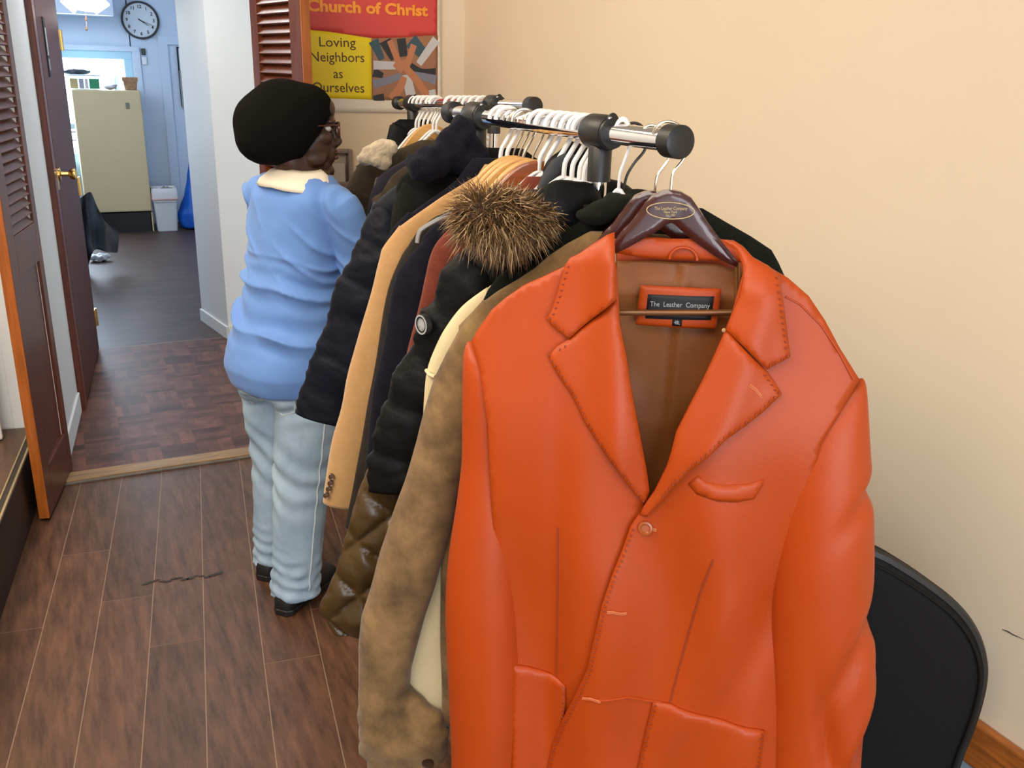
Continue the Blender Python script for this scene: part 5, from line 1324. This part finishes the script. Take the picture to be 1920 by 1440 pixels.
o = clone(bw, 'pale wooden hanger top on the rear rack among white hooks'); place(o, XRR, 2.83, 1.521, 8); del o['group']
o = clone(wh, 'white plastic hanger whose long arm shows above the brown sherpa jacket'); place(o, XRR, 2.655, 1.527, 12)
if 'group' in o: del o['group']

# ================================================================== THE PERSON
def ptor(z): return interp(z, [(.70, .555), (.86, .560), (1.0, .572), (1.2, .594), (1.3, .603), (1.6, .610)]), interp(z, [(.70, 2.625), (1.0, 2.62), (1.3, 2.60)])
FA = math.radians(60); PF = V((math.sin(FA), math.cos(FA), 0)); PR = V((math.cos(FA), -math.sin(FA), 0))
def pp(r, f, z): x, y = ptor(z); return V((x, y, z)) + PR * r + PF * f
HA = math.radians(96); HF = V((math.sin(HA), math.cos(HA), 0)); HRt = V((math.cos(HA), -math.sin(HA), 0)); HC = V((.607, 2.600, 1.462))
HROT = Matrix((HF, -HRt, V((0, 0, 1)))).transposed()
def hp(f, r, z): return HC + HF * f + HRt * r + V((0, 0, z))
person = thing('person', (.55, 2.62, 0), 'person in a black knit beanie, blue shirt and light jeans, looking through the rack', 'person')
TOR = [(.70, -.018, .170, .140), (.735, -.022, .182, .150), (.78, -.025, .190, .158), (.85, -.015, .182, .148), (.93, 0, .172, .135), (1.0, .008, .168, .130), (1.10, .015, .160, .128), (1.20, .010, .163, .120), (1.27, 0, .160, .106), (1.305, -.005, .138, .086), (1.335, 0, .100, .066), (1.358, .012, .066, .056)]
def tor_rings(sc, z0, z1, n=40):
    out = []
    zz = z0
    while zz <= z1 + 1e-6:
        f0 = interp(zz, [(a, b_) for a, b_, c, d in TOR]); hr = interp(zz, [(a, c) for a, b_, c, d in TOR]) * sc; hf = interp(zz, [(a, d) for a, b_, c, d in TOR]) * sc
        R_ = []
        for j in range(n):
            q = 2 * math.pi * j / n; c, s_ = math.cos(q), math.sin(q)
            u = math.copysign(abs(c) ** .86, c); v_ = math.copysign(abs(s_) ** .86, s_)
            R_.append(pp(hr * u, f0 + hf * v_, zz))
        out.append(R_); zz += .02
    return out
RS, RE_, RW = pp(.162, .0, 1.262), V((.752, 2.475, 1.05)), V((.835, 2.60, 1.22))
LS, LE_, LW = pp(-.165, .0, 1.268), V((.64, 2.90, 1.08)), V((.80, 2.86, 1.22))
AR, AL = V((.515, 2.535, .085)), V((.502, 2.762, .085))
KR, KL = V((.553, 2.548, .43)), V((.520, 2.740, .43)); HPR, HPL = pp(.088, -.01, .76), pp(-.088, -.01, .76)
FD = V((.73, .68, 0)).normalized()
m = MB()
m.loft(tor_rings(.90, .72, 1.34))
m.tube([tuple(p) for p in cat_rom([tuple(pp(0, .0, 1.28)), tuple(pp(0, .01, 1.34)), tuple(hp(-.025, 0, -.09)), tuple(hp(-.015, 0, -.03))], 4)], .052, 16)
E_ = lambda f, r, z, a, b_, c: m.ellipsoid(hp(f, r, z), a, b_, c, HROT, 18, 12)
E_(-.012, 0, .030, .097, .076, .088); E_(.030, 0, -.045, .062, .058, .070); E_(.052, 0, -.100, .032, .036, .024); E_(.070, 0, -.072, .030, .032, .032); E_(.074, 0, -.118, .020, .022, .016)
E_(.080, 0, .018, .020, .050, .014); E_(.078, 0, .050, .022, .050, .030)
m.tube([tuple(hp(.088, 0, .004)), tuple(hp(.098, 0, -.016)), tuple(hp(.108, 0, -.038)), tuple(hp(.098, 0, -.050))], [.008, .010, .0125, .009], 10)
for s_ in (-1, 1):
    E_(.096, s_ * .013, -.043, .011, .009, .008); E_(.056, s_ * .040, -.024, .030, .019, .022); E_(-.010, s_ * .076, -.022, .022, .009, .033); E_(.036, s_ * .042, -.080, .032, .012, .022)
for S_, E2, W_, sd in ((RS, RE_, RW, 1), (LS, LE_, LW, -1)):
    m.tube([tuple(p) for p in cat_rom([tuple(S_ - PR * sd * .03), tuple(S_.lerp(E2, .5)), tuple(E2)], 4)], [.052, .050, .049, .047, .045, .043, .042, .041, .040], 14)
    fa = (W_ - E2).normalized(); m.tube([tuple(p) for p in cat_rom([tuple(E2 - fa * .02), tuple(E2.lerp(W_, .35)), tuple(W_), tuple(W_ + fa * .02)], 4)], [.038, .040, .041, .040, .039, .037, .034, .031, .028, .026, .026, .026, .026], 14)
    sdv = V((0, 0, 1)).cross(fa).normalized() * -sd      # across the palm, thumb side
    upv = sdv.cross(fa).normalized()
    pc = W_ + fa * .055; PRot = Matrix((fa, sdv, upv)).transposed(); m.ellipsoid(pc, .050, .040, .016, PRot)
    for k_, (o_, ln) in enumerate(((.029, .070), (.010, .078), (-.009, .073), (-.027, .058))):
        b0 = pc + fa * .034 + sdv * o_; b1 = b0 + fa * ln * .45; b2 = b1 + fa * ln * .28 - upv * ln * (.22 + .05 * k_); b3 = b2 + fa * ln * .10 - upv * ln * .26
        m.tube([b0 - fa * .012, b0, b1, b2, b3], [.0088, .0088, .0082, .0076, .0060], 10)
    t0 = pc - fa * .020 + sdv * .026; m.tube([t0, t0 + sdv * .020 + fa * .020 - upv * .004, t0 + sdv * .026 + fa * .046 - upv * .014, t0 + sdv * .020 + fa * .062 - upv * .024], [.0115, .0105, .0092, .0070], 10)
for H_, K_, A_2 in ((HPR, KR, AR), (HPL, KL, AL)):
    m.tube([tuple(p) for p in cat_rom([tuple(H_), tuple(H_.lerp(K_, .5)), tuple(K_), tuple(K_.lerp(A_2, .4)), tuple(A_2), tuple(A_2 - V((0, 0, .03)))], 3)], [.070, .068, .066, .064, .060, .056, .052, .050, .049, .047, .045, .042, .038, .034, .032, .03][:16], 14)
    m.ellipsoid(A_2 + FD * .07 - V((0, 0, .045)), .10, .036, .026, Matrix.Rotation(math.atan2(FD.y, FD.x), 3, 'Z'))
body = weld(m.build('body', M_skin, person), .0048, 5)
for s_ in (-1, 1):
    q = MB(); q.ellipsoid(hp(.0715, s_ * .032, -.001), .0115, .0115, .0085, HROT); q.build('eye', mat('eye_white', (.6, .58, .54), .25), body)
q = MB(); q.ellipsoid(hp(.0985, 0, -.067), .0095, .022, .0065, HROT); q.ellipsoid(hp(.0965, 0, -.080), .0095, .020, .0075, HROT); q.build('lips', M_lip, body)
# beanie
m = MB(); brot = HROT @ Matrix.Rotation(math.radians(-24), 3, 'Y')
m.ellipsoid(hp(-.048, 0, .012), .134, .108, .112, brot, 28, 18); m.ellipsoid(hp(-.090, 0, -.018), .090, .092, .085, brot); m.ellipsoid(hp(.0, 0, .045), .100, .090, .078, HROT, 24, 14)
def knit(p, n):
    d = p - hp(-.06, 0, 0); return .005 * n3(p.x * 16, p.y * 16, p.z * 11) + .0035 * math.sin(60 * d.dot(HF) + 25 * d.z) * .4
bn_ = weld(m.build('beanie', M_knit, person), .006, 5, knit)
bm = bmesh.new(); bm.from_mesh(bn_.data); off = ROOT[bn_.name]
cut_n = (HF * .80 - V((0, 0, .60))).normalized()
bmesh.ops.bisect_plane(bm, geom=bm.verts[:] + bm.edges[:] + bm.faces[:], plane_co=hp(.092, 0, .050) - off, plane_no=cut_n, clear_outer=True)
bm.to_mesh(bn_.data); bm.free()
sm_ = bn_.modifiers.new('thick', 'SOLIDIFY'); sm_.thickness = .006; sm_.offset = -1; apply_mods(bn_); bn_.data.polygons.foreach_set('use_smooth', [True] * len(bn_.data.polygons))
# glasses
gl = MB()
for s_ in (-1, 1):
    P = [hp(.104 - .004 * abs(math.cos(q)), s_ * .034 + math.copysign(abs(math.cos(q)) ** .7, math.cos(q)) * .0245, -.004 + math.copysign(abs(math.sin(q)) ** .75, math.sin(q)) * .0195) for q in [2 * math.pi * k_ / 28 for k_ in range(28)]]
    gl.tube(P, .0034, 8, closed=True); gl.tube([hp(.099, s_ * .058, .008), hp(.085, s_ * .068, .010), hp(.03, s_ * .078, .008), hp(-.02, s_ * .080, .0)], .0026, 8)
gl.tube([hp(.103, -.012, .003), hp(.106, 0, .006), hp(.103, .012, .003)], .0022, 8)
glo = gl.build('eyeglasses', M_tort, person)
for s_ in (-1, 1):
    q = MB(); q.lathe([(.0005, -.0006), (.020, -.0006), (.020, .0006), (.0005, .0006)], hp(.1015, s_ * .034, -.004), 20, rot=V((0, 0, 1)).rotation_difference(HF).to_matrix()); q.build('lens', M_lens, glo)
# shirt with short sleeves
m = MB(); m.loft(tor_rings(1.0, .715, 1.345))
for S_, E2, sd, L_ in ((RS, RE_, 1, .88), (LS, LE_, -1, .85)):
    e_ = S_.lerp(E2, L_)
    m.tube([tuple(p) for p in cat_rom([tuple(S_ - PR * sd * .06 + V((0, 0, .005))), tuple(S_ + V((0, 0, -.005))), tuple(S_.lerp(E2, .45)), tuple(e_)], 4)], [.044, .048, .050, .052, .053, .054, .055, .056, .057, .058, .060, .061, .061], 20)
def wrinkle(p, n):
    d = p - pp(0, 0, p.z); r_ = d.dot(PR); f_ = d.dot(PF); z = p.z
    k_ = .0
    w1 = sstep(1.16, 1.04, z) * sstep(.80, .90, z)
    ph = z * 62 + r_ * 9 + 2.6 * n3(r_ * 5, f_ * 5, z * 7)
    rg_ = 1 - abs(math.sin(ph * .5)); k_ += w1 * (.017 * rg_ ** 2.4 - .005 + .003 * math.sin(ph * 1.7 + 1)) * (.55 + 1.2 * abs(n3(r_ * 6, z * 8, 4)) * 2)
    w2 = sstep(-.02, .14, r_) * sstep(.98, 1.08, z) * sstep(1.26, 1.14, z)
    rg2_ = 1 - abs(math.sin((z * 70 + r_ * 55 + 2 * n3(r_ * 8, z * 8)) * .5)); k_ += w2 * (.012 * rg2_ ** 2.5 - .003)
    w3 = sstep(.0, -.10, r_) * sstep(1.0, 1.1, z)
    rg3_ = 1 - abs(math.sin((r_ * 70 + z * 60 + 3 * n3(z * 6, r_ * 6)) * .5)); k_ += w3 * (.009 * rg3_ ** 2.5 - .002)
    w4 = sstep(1.20, 1.27, z) * sstep(.08, .14, r_)
    k_ += .0040 * w4 * math.sin(r_ * 120 + z * 60)
    k_ += .006 * n3(p.x * 9, p.y * 9, p.z * 7) + .002 * n3(p.x * 26, p.y * 26, p.z * 20)
    return k_
shirt = weld(m.build('shirt', M_shirt, person), .0055, 4, wrinkle)
q = MB(); rg = []
for rr_, z0, f0 in ((.055, 1.330, .008), (.068, 1.352, .004), (.084, 1.345, 0), (.112, 1.320, -.005), (.120, 1.306, -.005), (.108, 1.306, -.004), (.080, 1.318, 0)):
    rg.append([pp(rr_ * 1.12 * math.cos(t_), f0 + rr_ * .86 * math.sin(t_), z0 + .004 * n3(t_ * 2, rr_ * 20) - .035 * max(0, math.sin(t_)) - .018 * max(0, math.cos(t_)) * (rr_ > .1)) for t_ in [2 * math.pi * k_ / 36 for k_ in range(36)]])
q.loft(rg, caps=False); q.build('shirt_collar', M_whitecloth, person, angle=180)
# jeans
m = MB(); m.loft(tor_rings(.93, .70, .78))
for H_, K_, A_2, w_ in ((HPR, KR, AR, 1.0), (HPL, KL, AL, .98)):
    P = [tuple(p) for p in cat_rom([tuple(H_ + V((0, 0, .01))), tuple(H_.lerp(K_, .5)), tuple(K_), tuple(K_.lerp(A_2, .5)), tuple(A_2 + V((0, 0, .01)) - FD * .005), tuple(A_2 - V((0, 0, .045)) - FD * .01)], 4)]
    R_ = [interp(i / (len(P) - 1), [(0, .098), (.2, .096), (.4, .088), (.6, .080), (.8, .076), (1, .080)]) * w_ for i in range(len(P))]
    m.tube(P, R_, 22)
m.ellipsoid(pp(.075, -.070, .73), .070, .070, .085); m.ellipsoid(pp(-.075, -.070, .73), .070, .070, .085)
def jwr(p, n):
    z = p.z; k_ = .004 * n3(p.x * 12, p.y * 12, z * 10)
    lowr = sstep(.26, .08, z); ph = z * 150 + 3 * n3(p.x * 14, p.y * 14, z * 8) + p.x * 22
    k_ += .0042 * lowr * math.sin(ph) * (.45 + 1.1 * n3(p.x * 10, p.y * 10, z * 14) ** 2 * 3) + .006 * lowr * n3(p.x * 26, p.y * 26, z * 34)
    mid = math.exp(-((z - .45) / .11) ** 2); k_ += .0045 * mid * math.sin(z * 75 + p.x * 40 - p.y * 20 + 3 * n3(p.x * 9, p.y * 9, z * 5))
    hi = sstep(.58, .68, z); k_ += .0035 * hi * math.sin(z * 95 + p.y * 40 + 2 * n3(p.x * 9, p.y * 9, z * 9))
    return k_
jeans = weld(m.build('jeans', M_denim, person), .006, 4, jwr)
# outseam and back pockets
def on_leg(P, side):
    return P
dg = bpy.context.evaluated_depsgraph_get(); dg.update()
def snap(p, frm):
    """first hit of the jeans surface from frm towards p"""
    o_ = frm - ROOT[jeans.name]; d_ = (p - frm).normalized(); ok, loc, nrm, _ = jeans.ray_cast(o_, d_)
    return (loc + nrm * .0012 + ROOT[jeans.name]) if ok else None
P = []
for i in range(40):
    t_ = i / 39; z = .72 - .64 * t_; c = HPR.lerp(KR, t_ / .52) if t_ < .52 else KR.lerp(AR, (t_ - .52) / .48); c.z = z
    d_ = (PR * .95 - PF * .25).normalized(); h_ = snap(c, c + d_ * .4)
    if h_: P.append(h_)
q = MB(); q.tube([tuple(p) for p in P], .0024, 6); q.build('outseam', M_denimseam, jeans)
for sd in (1, -1):
    P = []
    for r_, z in ((.028, .765), (.030, .70), (.034, .672), (.078, .655), (.118, .672), (.128, .70), (.132, .765), (.028, .765)):
        for k_ in range(1):
            c = pp(sd * r_, -.02, z); h_ = snap(c, c - PF * .5)
            if h_: P.append(h_)
    q = MB(); q.tube([tuple(p) for p in P], .0022, 6); q.build('back_pocket_seam', M_denimseam, jeans)
# shoes
for heel, nm in ((V((.450, 2.478, 0)), 'shoe'), (V((.437, 2.705, 0)), 'shoe')):
    sr = V((FD.y, -FD.x, 0)); rg = []
    for t_, w_, h_ in ((0.0, .022, .050), (.012, .032, .066), (.05, .037, .080), (.10, .036, .082), (.16, .042, .066), (.21, .046, .050), (.25, .043, .042), (.275, .030, .034), (.287, .014, .026)):
        R_ = []
        for k_ in range(24):
            a_ = 2 * math.pi * k_ / 24; c, s_ = math.cos(a_), math.sin(a_)
            R_.append(heel + FD * t_ + sr * w_ * math.copysign(abs(c) ** .75, c) + V((0, 0, .004 + (h_ / 2) * (1 + math.copysign(abs(s_) ** .7, s_)))))
        rg.append(R_)
    q = MB(); q.loft(rg); so = q.build(nm, M_shoe, person, angle=180)
    q = MB(); q.prism([heel + FD * t_ + sr * w_ for t_, w_ in ((-.004, .018), (.012, .036), (.10, .039), (.20, .050), (.26, .045), (.292, .018), (.292, -.018), (.26, -.045), (.20, -.050), (.10, -.039), (.012, -.036), (-.004, -.018))], (0, 0, .0005), (0, 0, .020)); q.build('sole', M_blackpl, so, smooth=False, bevel=.003)
